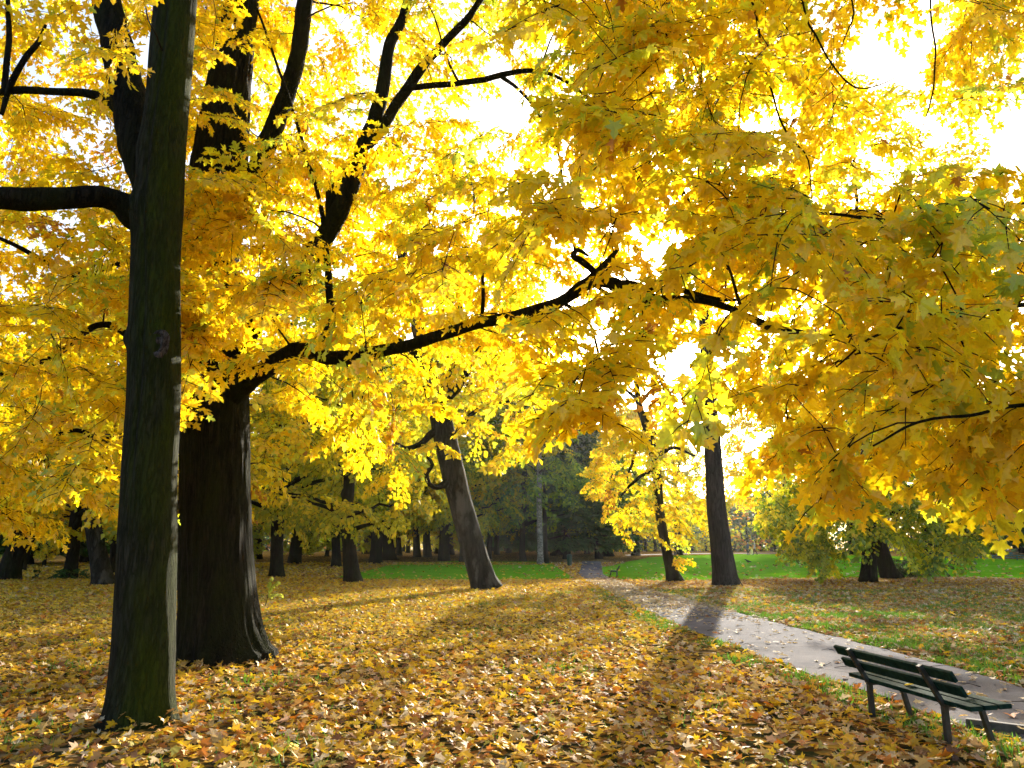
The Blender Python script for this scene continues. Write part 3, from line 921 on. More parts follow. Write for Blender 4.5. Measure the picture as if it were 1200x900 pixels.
limb([(140, 128, Y + .35, 16), (122, 115, Y + .4, 11), (98, 109, Y + .4, 9.5), (60, 108, Y + .4, 9), (20, 106, Y + .4, 9), (-30, 110, Y + .4, 7), (-120, 100, Y + .4, 4)], t_near, nb, skC, .1, 10, M_BARK_OLD, 3, .02)
limb([(2, 134, Y + .35, 5), (12, 100, Y + .35, 7), (30, 66, Y + .3, 7), (45, 48, Y + .3, 6), (54, 29, Y + .2, 3)], t_near, nb, skC, .1, 8, M_BARK_OLD, 4, .02)
limb([(5, 110, Y + .45, 7), (8, 70, Y + .45, 7), (10, 32, Y + .5, 6), (6, -40, Y + .6, 4)], t_near, nb, skC, .1, 8, M_BARK_OLD, 5, .02)
wood, leaf = MB(), MB()
def dC(px, py): return (YN + .3, YN + 3)
cC = sample_volume(46, (-220, 260), [(-220, 240), (120, 215), (150, 60), (260, 40)], -280, dC)
cC2 = sample_volume(7, (95, 172), [(95, 60), (172, 70)], -60, lambda a, b: (6.5, 7.3))
cC3 = sample_volume(40, (-200, 150), [(-200, 260), (150, 230)], -160, lambda a, b: (YN + 1, YN + 4.5))
foliage(wood, leaf, skC, np.concatenate([cC, cC2, cC3]), R=.55, leaf=.105, spacing=.085, pal=PAL_YELLOW, templates=T_MID, droop=.25, maxlen=3.2)
crown_of(t_near, wood, leaf, M_LEAF, origin=nb)

# --- the great maple
ob = ground(258, 774); YO = ob.y
t_old = empty('maple_tree', ob)
tag(t_old, 'huge old maple with thick dark furrowed trunk and a long low limb reaching right', 'tree')
spec = [(258, 778, YO, 116), (257, 766, YO, 102), (256, 740, YO, 91), (255, 700, YO, 85), (253, 640, YO, 80), (252, 550, YO, 77), (251, 460, YO, 76), (247, 380, YO, 68), (246, 310, YO, 64),
        (250, 250, YO, 66), (258, 190, YO, 62), (267, 110, YO + .1, 50), (278, 40, YO + .2, 40), (290, -60, YO + .3, 34), (300, -200, YO + .4, 22), (306, -330, YO + .4, 10)]
pts, rad = px_limb(spec, .07)
pts = [pts[0] - Vector((0, 0, .3))] + pts; rad = [rad[0] * 1.1] + rad
dfo = trunk_disp(5.1, .075, .38, .12, 7, 22, .03)
m = MB(); m.tube(pts, rad, 110, 0, True, dfo); m.build('trunk', M_BARK_OLD, t_old, True, ob)
skA = Skeleton(); skA.add(pts[len(pts) // 2:], rad[len(rad) // 2:])
Y = YO
limb([(262, 470, Y - .1, 36), (290, 446, Y - .45, 26), (318, 428, Y - .8, 21), (345, 411, Y - 1.1, 20), (365, 413, Y - 1.3, 19), (385, 420, Y - 1.5, 18), (410, 420, Y - 1.7, 17), (440, 413, Y - 2, 16),
      (480, 404, Y - 2.4, 14), (520, 393, Y - 2.8, 14), (560, 379, Y - 3.2, 13), (610, 368, Y - 3.7, 13), (655, 354, Y - 4.1, 13), (690, 330, Y - 4.4, 15), (720, 332, Y - 4.7, 15), (745, 346, Y - 4.9, 13),
      (775, 352, Y - 5.1, 12), (800, 350, Y - 5.3, 9), (840, 356, Y - 5.6, 8), (880, 371, Y - 5.9, 9), (905, 382, Y - 6.1, 10), (935, 390, Y - 6.3, 9), (965, 391, Y - 6.4, 8), (988, 385, Y - 6.5, 8), (995, 393, Y - 6.5, 6)], t_old, ob, skA, .14, 16, M_BARK_OLD, 1, .03)
limb([(715, 335, Y - 4.65, 12), (735, 334, Y - 4.75, 13), (760, 340, Y - 4.8, 8), (800, 343, Y - 4.9, 7), (850, 352, Y - 5.0, 4), (900, 350, Y - 5.0, 2)], t_old, ob, skA, .12, 10, M_BARK_OLD, 2, .03)
limb([(690, 330, Y - 4.4, 12), (702, 318, Y - 4.4, 9), (714, 305, Y - 4.3, 8), (725, 291, Y - 4.3, 4)], t_old, ob, skA, .08, 8, M_BARK_OLD, 3, .02)
limb([(700, 322, Y - 4.45, 8), (682, 306, Y - 4.5, 8), (672, 300, Y - 4.5, 7), (678, 293, Y - 4.45, 6), (690, 300, Y - 4.4, 3)], t_old, ob, skA, .06, 8, M_BARK_OLD, 4, .01)
limb([(365, 412, Y - 1.25, 14), (380, 396, Y - 1.3, 12), (387, 372, Y - 1.3, 10), (385, 340, Y - 1.3, 8.5), (384, 312, Y - 1.3, 8), (380, 270, Y - 1.3, 6), (372, 225, Y - 1.35, 4.5), (352, 160, Y - 1.4, 4), (330, 90, Y - 1.5, 3.5), (300, 10, Y - 1.6, 2.5)], t_old, ob, skA, .12, 10, M_BARK_OLD, 5, .03)
limb([(262, 420, Y - .05, 34), (300, 375, Y - .4, 28), (340, 335, Y - .8, 25), (368, 298, Y - 1.1, 23), (386, 268, Y - 1.2, 22), (402, 238, Y - 1.3, 21), (418, 198, Y - 1.4, 19), (432, 160, Y - 1.5, 18), (445, 120, Y - 1.6, 17), (455, 60, Y - 1.7, 14), (474, 15, Y - 1.8, 11), (490, -50, Y - 1.9, 8), (500, -160, Y - 2, 4)], t_old, ob, skA, .12, 14, M_BARK_OLD, 6, .03)
limb([(388, 265, Y - 1.15, 14), (390, 222, Y - 1.2, 14), (405, 200, Y - 1.25, 12), (425, 178, Y - 1.3, 12), (448, 148, Y - 1.5, 13), (468, 117, Y - 1.7, 13), (498, 75, Y - 1.9, 11), (535, 35, Y - 2.2, 9), (566, -4, Y - 2.4, 7), (600, -60, Y - 2.6, 4)], t_old, ob, skA, .12, 12, M_BARK_OLD, 7, .03)
limb([(480, 103, Y - 1.8, 8), (500, 101, Y - 2, 7), (545, 96, Y - 2.4, 7), (588, 88, Y - 2.8, 7), (640, 84, Y - 3.2, 4.5), (690, 116, Y - 3.5, 3.5), (745, 155, Y - 3.8, 3.2), (790, 205, Y - 4.1, 3), (815, 250, Y - 4.3, 2)], t_old, ob, skA, .12, 8, M_BARK_OLD, 8, .03)
limb([(588, 90, Y - 2.8, 5), (608, 105, Y - 3, 4), (630, 130, Y - 3.1, 4), (650, 165, Y - 3.2, 3.5), (662, 222, Y - 3.4, 2)], t_old, ob, skA, .12, 8, M_BARK_OLD, 9, .03)
limb([(270, 250, Y, 30), (300, 200, Y - .2, 24), (325, 140, Y - .4, 21), (346, 78, Y - .6, 19), (357, 0, Y - .8, 19), (364, -90, Y - 1, 14), (372, -220, Y - 1.2, 6)], t_old, ob, skA, .12, 12, M_BARK_OLD, 10, .03)
limb([(440, 412, Y - 2, 4), (565, 372, Y - 3.2, 5), (566, 345, Y - 3.2, 4.5), (565, 322, Y - 3.2, 3.5)][1:], t_old, ob, skA, .1, 8, M_BARK_OLD, 11, .01)
limb([(245, 330, Y + .1, 26), (215, 290, Y + .2, 20), (160, 300, Y + .3, 12), (100, 322, Y - .2, 9), (60, 310, Y - .8, 7), (20, 290, Y - 1.2, 5), (-60, 250, Y - 1.6, 3)], t_old, ob, skA, .14, 10, M_BARK_OLD, 12, .04)
limb([(245, 520, Y + .2, 20), (200, 495, Y + .5, 12), (130, 515, Y + .6, 7), (90, 505, Y + .4, 5), (40, 520, Y, 4), (-40, 540, Y - .6, 2.5)], t_old, ob, skA, .14, 8, M_BARK_OLD, 13, .04)
limb([(245, 430, Y + .1, 20), (190, 420, Y + .3, 12), (120, 380, Y + .1, 8), (60, 420, Y - .6, 6), (0, 440, Y - 1, 4), (-80, 450, Y - 1.6, 2)], t_old, ob, skA, .14, 8, M_BARK_OLD, 14, .04)
limb([(690, 330, Y - 4.4, 5), (738, 365, Y - 4.6, 4), (752, 395, Y - 4.7, 3.5), (765, 412, Y - 4.7, 3), (775, 440, Y - 4.7, 2)], t_old, ob, skA, .1, 8, M_BARK_OLD, 15, .02)
limb([(655, 352, Y - 4.1, 5), (690, 380, Y - 4.6, 3.5), (700, 430, Y - 5, 3), (670, 480, Y - 5.2, 2.2)], t_old, ob, skA, .1, 8, M_BARK_OLD, 16, .03)

SHOW += [[(370, 296, YO - 1.1, 23), (386, 268, YO - 1.2, 22), (418, 198, YO - 1.4, 19), (445, 120, YO - 1.6, 17), (474, 15, YO - 1.8, 11)],
         [(390, 222, YO - 1.2, 14), (448, 148, YO - 1.5, 13), (498, 75, YO - 1.9, 11), (566, -4, YO - 2.4, 7)], [(500, 101, YO - 2, 7), (640, 84, YO - 3.2, 5)],
         [(300, 440, YO - .6, 24), (345, 411, YO - 1.1, 20), (385, 420, YO - 1.5, 18), (440, 413, YO - 2, 16), (560, 379, YO - 3.2, 13), (655, 354, YO - 4.1, 13), (690, 330, YO - 4.4, 19), (745, 346, YO - 4.9, 16), (800, 350, YO - 5.3, 9)],
         [(880, 371, YO - 5.9, 9), (990, 388, YO - 6.5, 8)], [(387, 372, YO - 1.3, 10), (384, 312, YO - 1.3, 8)], [(350, 80, YO - .6, 19), (357, 0, YO - .8, 19)],
         [(0, 232, YO - 4, 26), (150, 240, YO - 4, 30)], [(0, 110, YO - 3.5, 9), (125, 118, YO - 3.5, 10)], [(165, 190, YO - 3.5, 9), (125, 0, YO - 3.5, 10)]]
botA = [(-260, 640), (0, 612), (60, 590), (140, 565), (205, 545), (214, 452), (250, 445), (300, 440), (340, 470), (400, 500), (450, 520), (500, 480), (540, 450), (600, 415), (660, 400), (720, 430), (780, 470), (830, 440), (900, 430)]
def dA(px, py):
    if px < 214: return (9.6, 14.8)
    if px < 320: return (8.6, 11.2) if RNG.random() < .55 else (12.6, 15.5)
    if px < 620: return (7.2, 15)
    return (5.6, 11)
def pA(px, py):
    # the old trunk shows through in places
    if 225 < px < 300 and (60 < py < 215 or 290 < py < 345): return .25
    return 1
wood, leaf = MB(), MB()
_show = list(SHOW); SHOW.clear()
cA5 = sample_volume(9, (312, 376), [(312, 350), (376, 350)], 285, lambda a, b: (8.6, 10.2))
SHOW += _show
cA6 = sample_volume(70, (215, 470), [(215, 200), (470, 260)], -110, lambda a, b: (12.6, 16.5))
cA0 = sample_volume(80, (-200, 214), botA, 210, dA)
cA1 = sample_volume(170, (215, 640), [(215, 440), (640, 400)], -80, lambda a, b: (10, 15.5))
cA3 = sample_volume(26, (205, 272), [(205, 430), (272, 395)], 325, lambda a, b: (9.4, 10.6))
cA4 = sample_volume(22, (215, 310), [(215, 280), (310, 290)], 205, lambda a, b: (9.4, 10.6))
cA = sample_volume(880, (-260, 900), botA, -170, dA, prob=pA)
cA2 = sample_volume(16, (625, 745), [(625, 430), (640, 480), (690, 475), (745, 410)], 350, lambda a, b: (5.6, 6.9), prob=lambda a, b: 1)
foliage(wood, leaf, skA, np.concatenate([cA, cA0, cA1, cA2, cA3, cA4, cA5, cA6]), R=.62, leaf=.116, spacing=.08, pal=PAL_YELLOW, templates=T_MID, droop=.3, maxlen=4.5, wood_scale=1.5)
crown_of(t_old, wood, leaf, M_LEAF, origin=ob)

# --- maple whose trunk stands just outside the frame on the right: its low branches hang across the right half
rb = Vector((9.6, 7.6, 0))
t_right = empty('maple_tree', rb)
tag(t_right, 'maple with big yellow leaves hanging low over the bench, its trunk out of view', 'tree')
pts, rad = catmull([rb + Vector(v) for v in ((0, 0, -.2), (0, 0, .4), (-.05, .05, 2), (-.1, .1, 4), (-.3, .1, 6.5), (-.4, .2, 9), (-.5, .2, 12))], [.62, .45, .38, .33, .26, .18, .06], .12)
m = MB(); m.tube(pts, rad, 48, 0, True, trunk_disp(8.8, .06, .3, .18, 6, 16, .03)); m.build('trunk', M_BARK_OLD, t_right, True, rb)
skB = Skeleton(); skB.add(pts[12:], rad[12:])
def wlimb(P, R_, seed, sides=12):
    P, R_ = catmull([Vector(p) for p in P], R_, .14); P = wobble(P, .06, seed)
    m = MB(); m.tube(P, R_, sides, 0, True, limb_disp(seed)); m.build('limb', M_BARK_OLD, t_right, True, rb); skB.add(P, R_)
wlimb([(9.5, 7.6, 2.9), (8, 7.2, 3.7), (6.6, 6.6, 4.0), (5.2, 6.0, 3.95), at(1170, 362, 5.6), at(1090, 378, 5.2), at(1030, 400, 5.0), at(980, 430, 4.8)], [.12, .08, .05, .03, .016, .013, .010, .006], 31)
wlimb([(9.5, 7.6, 3.8), (8, 7.8, 5), (6.4, 7.6, 5.4), at(1190, 240, 7), at(1080, 262, 6.6), at(980, 250, 6.2), at(900, 262, 6.0)], [.14, .09, .055, .028, .02, .014, .008], 32)
wlimb([(9.4, 7.5, 2.4), (7.6, 6.3, 3.0), (6, 5.6, 3.1), (4.6, 5.2, 2.95), at(1190, 480, 5), at(1100, 490, 4.7), at(1020, 520, 4.5)], [.09, .06, .035, .02, .013, .010, .006], 33)
wlimb([(9.3, 7.6, 5.2), (7.8, 7.8, 7.6), (6.6, 7.8, 8.6), at(1080, -150, 7.8), at(1000, -150, 7.6), at(920, -140, 7.4), at(820, -110, 7.2)], [.15, .10, .06, .035, .03, .022, .015], 34)
wlimb([at(868, -124, 7.3), at(880, 0, 7.1), at(890, 60, 7.0), at(903, 115, 6.9), at(925, 160, 6.8), at(944, 192, 6.8), at(950, 248, 6.8)], [.016, .014, .014, .012, .010, .008, .005], 35, 7)
wlimb([at(925, -140, 7.4), at(940, 0, 7.2), at(955, 40, 7.2), at(976, 76, 7.1), at(1000, 104, 7.0), at(1035, 100, 6.9), at(1060, 86, 6.9)], [.014, .013, .012, .010, .009, .007, .004], 36, 7)
wlimb([at(985, -148, 7.6), at(996, 0, 7.3), at(992, 40, 7.2), at(986, 62, 7.2)], [.012, .010, .008, .004], 37, 7)
wlimb([at(1080, -150, 7.8), at(1095, 60, 7.4), at(1090, 120, 7.2), at(1080, 160, 7.0)], [.014, .010, .008, .004], 38, 7)
botB = [(780, 375), (800, 405), (830, 420), (846, 470), (860, 545), (880, 562), (920, 530), (950, 548), (975, 566), (990, 566), (1010, 550), (1040, 530), (1080, 515), (1120, 530), (1145, 555), (1170, 545), (1200, 535), (1420, 535)]
topB = [(780, 330), (830, 260), (900, 215), (1000, 205), (1100, 190), (1200, 200), (1420, 150)]
wood, leaf = MB(), MB()
cB = sample_volume(215, (780, 1400), botB, topB, lambda a, b: (4.8, 8.6))
foliage(wood, leaf, skB, cB, R=.5, leaf=.115, spacing=.092, pal=PAL_GOLD, templates=T_HIGH, droop=.45, maxlen=3.5, wood_scale=1.4)
cB2 = sample_volume(215, (640, 1350), [(640, 160), (760, 200), (900, 250), (1000, 190), (1100, 130), (1200, 110), (1350, 180)], -260, lambda a, b: (6.2, 10.5), prob=lambda a, b: .75 if (a > 980 and b > -60) else 1)
foliage(wood, leaf, skB, cB2, R=.6, leaf=.115, spacing=.088, pal=PAL_GOLD, templates=T_MID, droop=.4, maxlen=4.5, wood_scale=1.4)
crown_of(t_right, wood, leaf, M_LEAF, origin=rb)

SHOW.clear()
# ------------------------------------------------------------------ trees further off
def env_sphere(n, H, zb, R, top_pow=.6, hollow=.55, low=0.35):
    out = []
    while len(out) < n:
        t = RNG.random(); z = zb + (H - zb) * t
        prof = (min(1, (t + .12) / low) ** .6) * (max(0, 1 - max(0, (t - low) / (1 - low)) ** 2) ** top_pow)
        r = R * prof * (hollow + (1 - hollow) * RNG.random() ** .5) * (1 if RNG.random() < .8 else RNG.random())
        a = RNG.uniform(0, 2 * math.pi)
        k = 1 + .28 * mnoise.noise(Vector((math.cos(a) * 1.5, math.sin(a) * 1.5, z * .35 + R)))
        out.append((r * k * math.cos(a), r * k * math.sin(a), z))
    return np.array(out)

def tree_skeleton(mb, H, zb, R, r0, n, seed, up=.5):
    sk = Skeleton()
    P, R_ = catmull([Vector((0, 0, zb * .8)), Vector((.1 * R * .3, 0, H * .4)), Vector((-.06 * R, .05 * R, H * .7)), Vector((0, 0, H * .97))], [r0, r0 * .75, r0 * .42, .03], .5)
    P = wobble(P, .25, seed)
    mb.tube(P, R_, 8, 0); sk.add(P, R_)
    for k in range(n):
        j = RNG.integers(0, int(len(P) * .85)); a = k * 2.4 + RNG.normal(0, .4); L = R * RNG.uniform(.5, .8)
        s = P[j]
        q = [s, s + Vector((math.cos(a) * L * .4, math.sin(a) * L * .4, L * .3 * up)), s + Vector((math.cos(a) * L, math.sin(a) * L, L * .55 * up))]
        q, r = catmull(q, [R_[j] * .55, R_[j] * .35, .03], .5); q = wobble(q, .25, seed + k)
        mb.tube(q, r, 6, 0); sk.add(q, r)
    return sk

TEMPL = {}
def template(key, H, zb, R, n, Rs, leaf, pal, up=.5, droop=.3, flat=.3, spacing=None, tm=T_LOW, low=.35, r0=.3, hollow=.55):
    w, l = MB(), MB()
    sk = tree_skeleton(w, H, zb, R, r0, 14, len(TEMPL) * 7.7 + 1, up)
    foliage(w, l, sk, env_sphere(n, H, zb, R, low=low, hollow=hollow), R=Rs, leaf=leaf, spacing=spacing or leaf * .8, pal=pal, templates=tm, droop=droop, flat=flat, twig_sides=3, maxlen=R * 1.1, wood_scale=2.4, shoots=6)
    cr = MB(); off = w.n
    cr.v = w.v + l.v; cr.lv = w.lv + [q + off for q in l.lv]; cr.lt = w.lt + l.lt; cr.mi = w.mi + [q + 1 for q in l.mi]; cr.col = w.col + l.col; cr.n = w.n + l.n
    TEMPL[key] = (cr.mesh('crown_' + key, [M_BARK_DARK, M_FAR_LEAF], 'mat0'), H, zb)

template('yellow', 17, 3.6, 5.6, 250, 1.15, .25, PAL_YELLOW, r0=.32)
template('lime', 15, 3.6, 6.2, 190, 1.2, .24, PAL_LIME, r0=.3, droop=.45)
template('olive', 14, 3.8, 5.8, 200, 1.1, .25, PAL_OLIVE, r0=.3, droop=.45)
template('tall', 25, 13, 4.6, 120, 1.2, .24, PAL_YELLOW, r0=.26, up=.9)
template('rust', 11, 1.8, 4.6, 170, 1.1, .24, PAL_RUST, r0=.25)
template('small', 11, 1.6, 3.5, 200, .85, .17, PAL_GOLD, r0=.16, droop=.35, hollow=.4)

def conifer_template(key, H, zb, R):
    w, l = MB(), MB(); P_, D_, U_, S_, C_ = [], [], [], [], []
    w.tube([(0, 0, 0), (0, 0, H * .5), (0, 0, H)], [.28, .16, .02], 8)
    z = zb
    while z < H - .4:
        t = (z - zb) / (H - zb); nb_ = int(8 - 4 * t)
        for k in range(nb_):
            a = RNG.uniform(0, 6.283); L = R * (1 - t) ** .75 * RNG.uniform(.75, 1.12) + .35
            dr = np.array([math.cos(a), math.sin(a), 0]); sd = np.array([-dr[1], dr[0], 0])
            f = lambda s: np.array([0, 0, z]) + dr * L * s + np.array([0, 0, -.30 * L * s + .22 * L * s * s])
            w.tube([Vector(f(s)) for s in (0, .5, 1)], [.05, .03, .01], 3, cap=False)
            m_ = int(L * 34)
            s = RNG.random(m_) ** .7
            base = np.stack([f(q) for q in s]); sg = RNG.choice([-1, 1], m_)
            wd = RNG.random(m_) * (.30 * L * (1 - .6 * s) + .15)
            pos = base + sd * (sg * wd)[:, None] + np.array([0, 0, -1]) * (wd * .35)[:, None] + RNG.normal(0, .05, (m_, 3))
            P_.append(pos); D_.append(dr * .6 + sd * sg[:, None] * .8 + np.array([0, 0, -.35]) + RNG.normal(0, .25, (m_, 3)))
            U_.append(np.array([0, 0, 1]) + RNG.normal(0, .35, (m_, 3))); S_.append(RNG.uniform(.3, .6, m_)); C_.append(pal_pick(PAL_GREEN, m_))
        z += .34 + .1 * RNG.random()
    put_leaves(l, np.concatenate(P_), np.concatenate(D_), np.concatenate(U_), np.concatenate(S_), np.concatenate(C_), T_NEEDLE + T_LOW[:1])
    cr = MB(); off = w.n
    cr.v = w.v + l.v; cr.lv = w.lv + [q + off for q in l.lv]; cr.lt = w.lt + l.lt; cr.mi = w.mi + [q + 1 for q in l.mi]; cr.col = w.col + l.col; cr.n = w.n + l.n
    TEMPL[key] = (cr.mesh('crown_' + key, [M_BARK_DARK, M_FAR_LEAF], 'mat0'), H, zb)
conifer_template('conifer', 18, 1.8, 5.0)

def far_tree(name, trunk_px, H, key, label, tint=(1, 1, 1), mat=None, rz=None, crown_px=None, width=1.0, group='trees of the park wood', zlift=0, sides=20, flare=.14, slim=.88):
    """trunk_px: [(px, py, width px), ...] from the foot upwards; the rest of the trunk follows the last direction"""
    b = ground(trunk_px[0][0], trunk_px[0][1]); Y = b.y
    root = empty(name, b); tag(root, label, 'tree', group)
    P = []; R_ = []
    for px, py, w in trunk_px:
        q = at(px, py, Y); P.append(q); R_.append(w * m_per_px(q) / 2)
    P[0] = Vector((P[0].x, P[0].y, b.z - .1))
    hz = P[-1].z - b.z
    if hz < H * .62:
        d = (P[-1] - P[-2]).normalized() if len(P) > 1 else Vector((0, 0, 1))
        if len(P) == 1: d = Vector((RNG.normal(0, .04), RNG.normal(0, .04), 1)).normalized()
        r_l = R_[-1]; last = P[-1]
        for k in range(1, 4):
            d = (d + Vector((0, 0, .25))).normalized()
            last = last + d * ((H * .72 - hz) / 3); P.append(last); R_.append(r_l * (1 - .31 * k))
    P2, R2 = catmull(P, [q * slim for q in R_], .3)
    f = trunk_disp(b.x * .37 + 1, .06, .35, flare, 5, 12, .03); f.base = b.z
    m = MB(); m.tube(P2, R2, sides, 0, True, f); m.build('trunk', mat or M_BARK_DARK, root, True, b)
    if key:
        me, th, tz = TEMPL[key]
        c = bpy.data.objects.new('crown', me); COL.objects.link(c); c.parent = root
        s = H / th
        # crown is carried by the upper trunk, so it follows the lean
        top = P2[int(len(P2) * .6)]
        c.location = (top.x - b.x, top.y - b.y, zlift) if crown_px is None else ((at(crown_px, 500, Y).x - b.x), 0, zlift)
        c.rotation_euler = (0, 0, RNG.uniform(0, 6.28) if rz is None else rz); c.scale = (s * width, s * width, s); c.color = (*tint, 1)
    return root, P2, R2, b

# leaning grey tree in the middle
r_, P2, R2, b = far_tree('broadleaf_tree', [(571, 691, 44), (566, 680, 36), (558, 655, 32), (546, 612, 31), (533, 562, 31), (522, 515, 30), (512, 472, 27), (498, 420, 22), (486, 360, 18), (474, 310, 15), (462, 250, 9)], 17, None,
    'grey trunked tree leaning left amid the leaf covered ground', mat=M_BARK_GREY, sides=48, flare=.05)
sk = Skeleton(); sk.add(P2[len(P2) // 3:], R2[len(R2) // 3:])
Yl = b.y
for i, sp in enumerate([[(524, 566, Yl - .3, 9), (512, 571, Yl - .9, 7), (503, 567, Yl - 1.1, 6), (500, 556, Yl - 1.2, 6), (506, 545, Yl - 1.3, 5), (500, 535, Yl - 1.4, 3)],
           [(515, 500, Yl, 10), (485, 525, Yl - 1, 6), (462, 520, Yl - 1.6, 5), (455, 528, Yl - 2, 3)],
           [(512, 480, Yl, 14), (545, 440, Yl - .6, 9), (570, 390, Yl - 1, 7), (590, 330, Yl - 1.2, 4)],
           [(518, 470, Yl, 14), (532, 420, Yl + .8, 10), (540, 350, Yl + 1, 7), (545, 290, Yl + 1, 3)],
           [(500, 425, Yl, 11), (455, 390, Yl - 1, 7), (420, 370, Yl - 2, 4)],
           [(525, 520, Yl, 6), (560, 480, Yl - 1, 5), (600, 470, Yl - 1.5, 3)]]):
    limb(sp, r_, b, sk, .25, 8, M_BARK_DARK, 40 + i, .06)
w, l = MB(), MB()
cen = sample_volume(230, (400, 640), [(400, 520), (450, 560), (500, 545), (540, 520), (600, 560), (640, 520)], [(400, 330), (480, 200), (560, 230), (640, 380)], lambda a, q: (Yl - 4, Yl + 4))
foliage(w, l, sk, cen, R=1.0, leaf=.20, spacing=.16, pal=PAL_YELLOW, templates=T_LOW, droop=.35, twig_sides=3, maxlen=4.5, wood_scale=2)
crown_of(r_, w, l, M_FAR_LEAF, M_BARK_DARK, origin=b)

# small golden tree left of the tall trunk
r_, P2, R2, b = far_tree('broadleaf_tree', [(791, 682, 22), (786, 665, 15), (780, 640, 13), (773, 600, 12), (770, 560, 12), (764, 525, 12), (756, 495, 11), (749, 475, 9), (744, 430, 6)], 13, None,
    'slender golden tree with leaning dark trunk, left of the tall bare trunk', flare=.3)
sk = Skeleton(); sk.add(P2[len(P2) // 4:], R2[len(R2) // 4:]); Yl = b.y
for i, sp in enumerate([[(768, 535, Yl, 6), (790, 525, Yl - .6, 4), (815, 535, Yl - 1, 2.5)], [(762, 510, Yl, 6), (785, 503, Yl - .5, 4), (800, 512, Yl - .8, 2.5)], [(768, 550, Yl, 5), (748, 560, Yl - .8, 4), (728, 580, Yl - 1.2, 2.5)], [(757, 500, Yl, 5), (745, 530, Yl - .6, 3.5), (735, 560, Yl - 1, 2)], [(750, 470, Yl, 5), (725, 450, Yl, 3)], [(752, 470, Yl, 5), (780, 440, Yl, 3)]]):
    limb(sp, r_, b, sk, .25, 7, M_BARK_DARK, 60 + i, .05)
w, l = MB(), MB()
cen = sample_volume(150, (695, 838), [(695, 560), (720, 620), (760, 640), (800, 645), (838, 600)], [(695, 540), (730, 470), (780, 440), (838, 520)], lambda a, q: (Yl - 2.8, Yl + 2.8))
foliage(w, l, sk, cen, R=.8, leaf=.16, spacing=.14, pal=PAL_GOLD, templates=T_LOW, droop=.3, twig_sides=3, maxlen=3.6, wood_scale=1.8)
cen = sample_volume(9, (762, 812), [(762, 672), (812, 672)], 656, lambda a, q: (Yl - 1, Yl + .6))
foliage(w, l, sk, cen, R=.45, leaf=.15, spacing=.13, pal=PAL_GOLD, templates=T_LOW, droop=.1, twig_sides=3, maxlen=3.6, wood_scale=1.2)
crown_of(r_, w, l, M_FAR_LEAF, M_BARK_DARK, origin=b)

# tall bare trunk right of it
r_, P2, R2, b = far_tree('broadleaf_tree', [(852, 687, 42), (850, 678, 34), (845, 640, 28), (840, 600, 25), (835, 520, 22), (831, 460, 18), (826, 380, 16), (823, 300, 14), (825, 220, 12), (832, 150, 11), (840, 90, 9), (846, 20, 6)], 27, None,
    'tall straight bare trunk right of the golden tree, against the bright sky', mat=M_BARK_PALE, sides=40, flare=.06)
sk = Skeleton(); sk.add(P2[int(len(P2) * .6):], R2[int(len(R2) * .6):]); Yl = b.y
for i, sp in enumerate([[(824, 230, Yl, 7), (850, 170, Yl, 6), (870, 90, Yl, 4)], [(830, 160, Yl, 6), (800, 90, Yl, 4), (790, 20, Yl, 2)], [(823, 290, Yl, 6), (800, 230, Yl, 4), (785, 170, Yl, 2)]]):
    limb(sp, r_, b, sk, .4, 7, M_BARK_PALE, 70 + i, .08)
w, l = MB(), MB()
cen = sample_volume(75, (730, 960), [(730, 170), (800, 250), (840, 300), (900, 260), (960, 150)], -40, lambda a, q: (Yl - 4, Yl + 4))
foliage(w, l, sk, cen, R=1.0, leaf=.2, spacing=.17, pal=PAL_YELLOW, templates=T_LOW, droop=.3, twig_sides=3, maxlen=5.5, wood_scale=2)
crown_of(r_, w, l, M_FAR_LEAF, M_BARK_DARK, origin=b)

# wide low tree at the right, with two dark stems and a skirt of yellow green leaves
r_, P2, R2, b = far_tree('broadleaf_tree', [(1018, 683, 24), (1018, 670, 20), (1019, 640, 18), (1018, 600, 17), (1017, 555, 16), (1013, 500, 14), (1010, 440, 11), (1005, 380, 8)], 17, None,
    'broad tree on the right with a skirt of yellow green leaves drooping low', flare=.15, sides=28)
sk = Skeleton(); sk.add(P2[3:], R2[3:]); Yl = b.y
for i, sp in enumerate([[(1018, 615, Yl, 8), (990, 590, Yl - 1, 5), (960, 585, Yl - 2, 3)], [(1018, 605, Yl, 8), (1060, 600, Yl - 1, 5), (1100, 615, Yl - 2, 3)], [(1018, 570, Yl, 9), (980, 530, Yl - .5, 6), (940, 520, Yl - 1, 3)], [(1016, 540, Yl, 9), (1060, 500, Yl, 6), (1110, 490, Yl, 3)], [(1010, 450, Yl, 8), (970, 390, Yl, 5), (940, 330, Yl, 3)], [(1008, 420, Yl, 8), (1050, 350, Yl, 5), (1085, 280, Yl, 3)], [(1005, 380, Yl, 7), (1005, 280, Yl, 5), (1000, 160, Yl, 3)]]):
    limb(sp, r_, b, sk, .3, 7, M_BARK_DARK, 80 + i, .07)
w, l = MB(), MB()
cen = sample_volume(360, (900, 1160), [(900, 605), (925, 640), (950, 652), (965, 668), (985, 655), (1005, 628), (1035, 625), (1060, 646), (1085, 662), (1110, 638), (1130, 652), (1160, 612)], [(900, 590), (935, 530), (955, 550), (1000, 470), (1060, 460), (1100, 525), (1160, 580)], lambda a, q: (Yl - 4.5, Yl + 4.5), prob=lambda a, q: 1)
foliage(w, l, sk, cen, R=.95, leaf=.19, spacing=.155, pal=PAL_OLIVE, templates=T_LOW, droop=.45, twig_sides=3, maxlen=5, wood_scale=1.8)
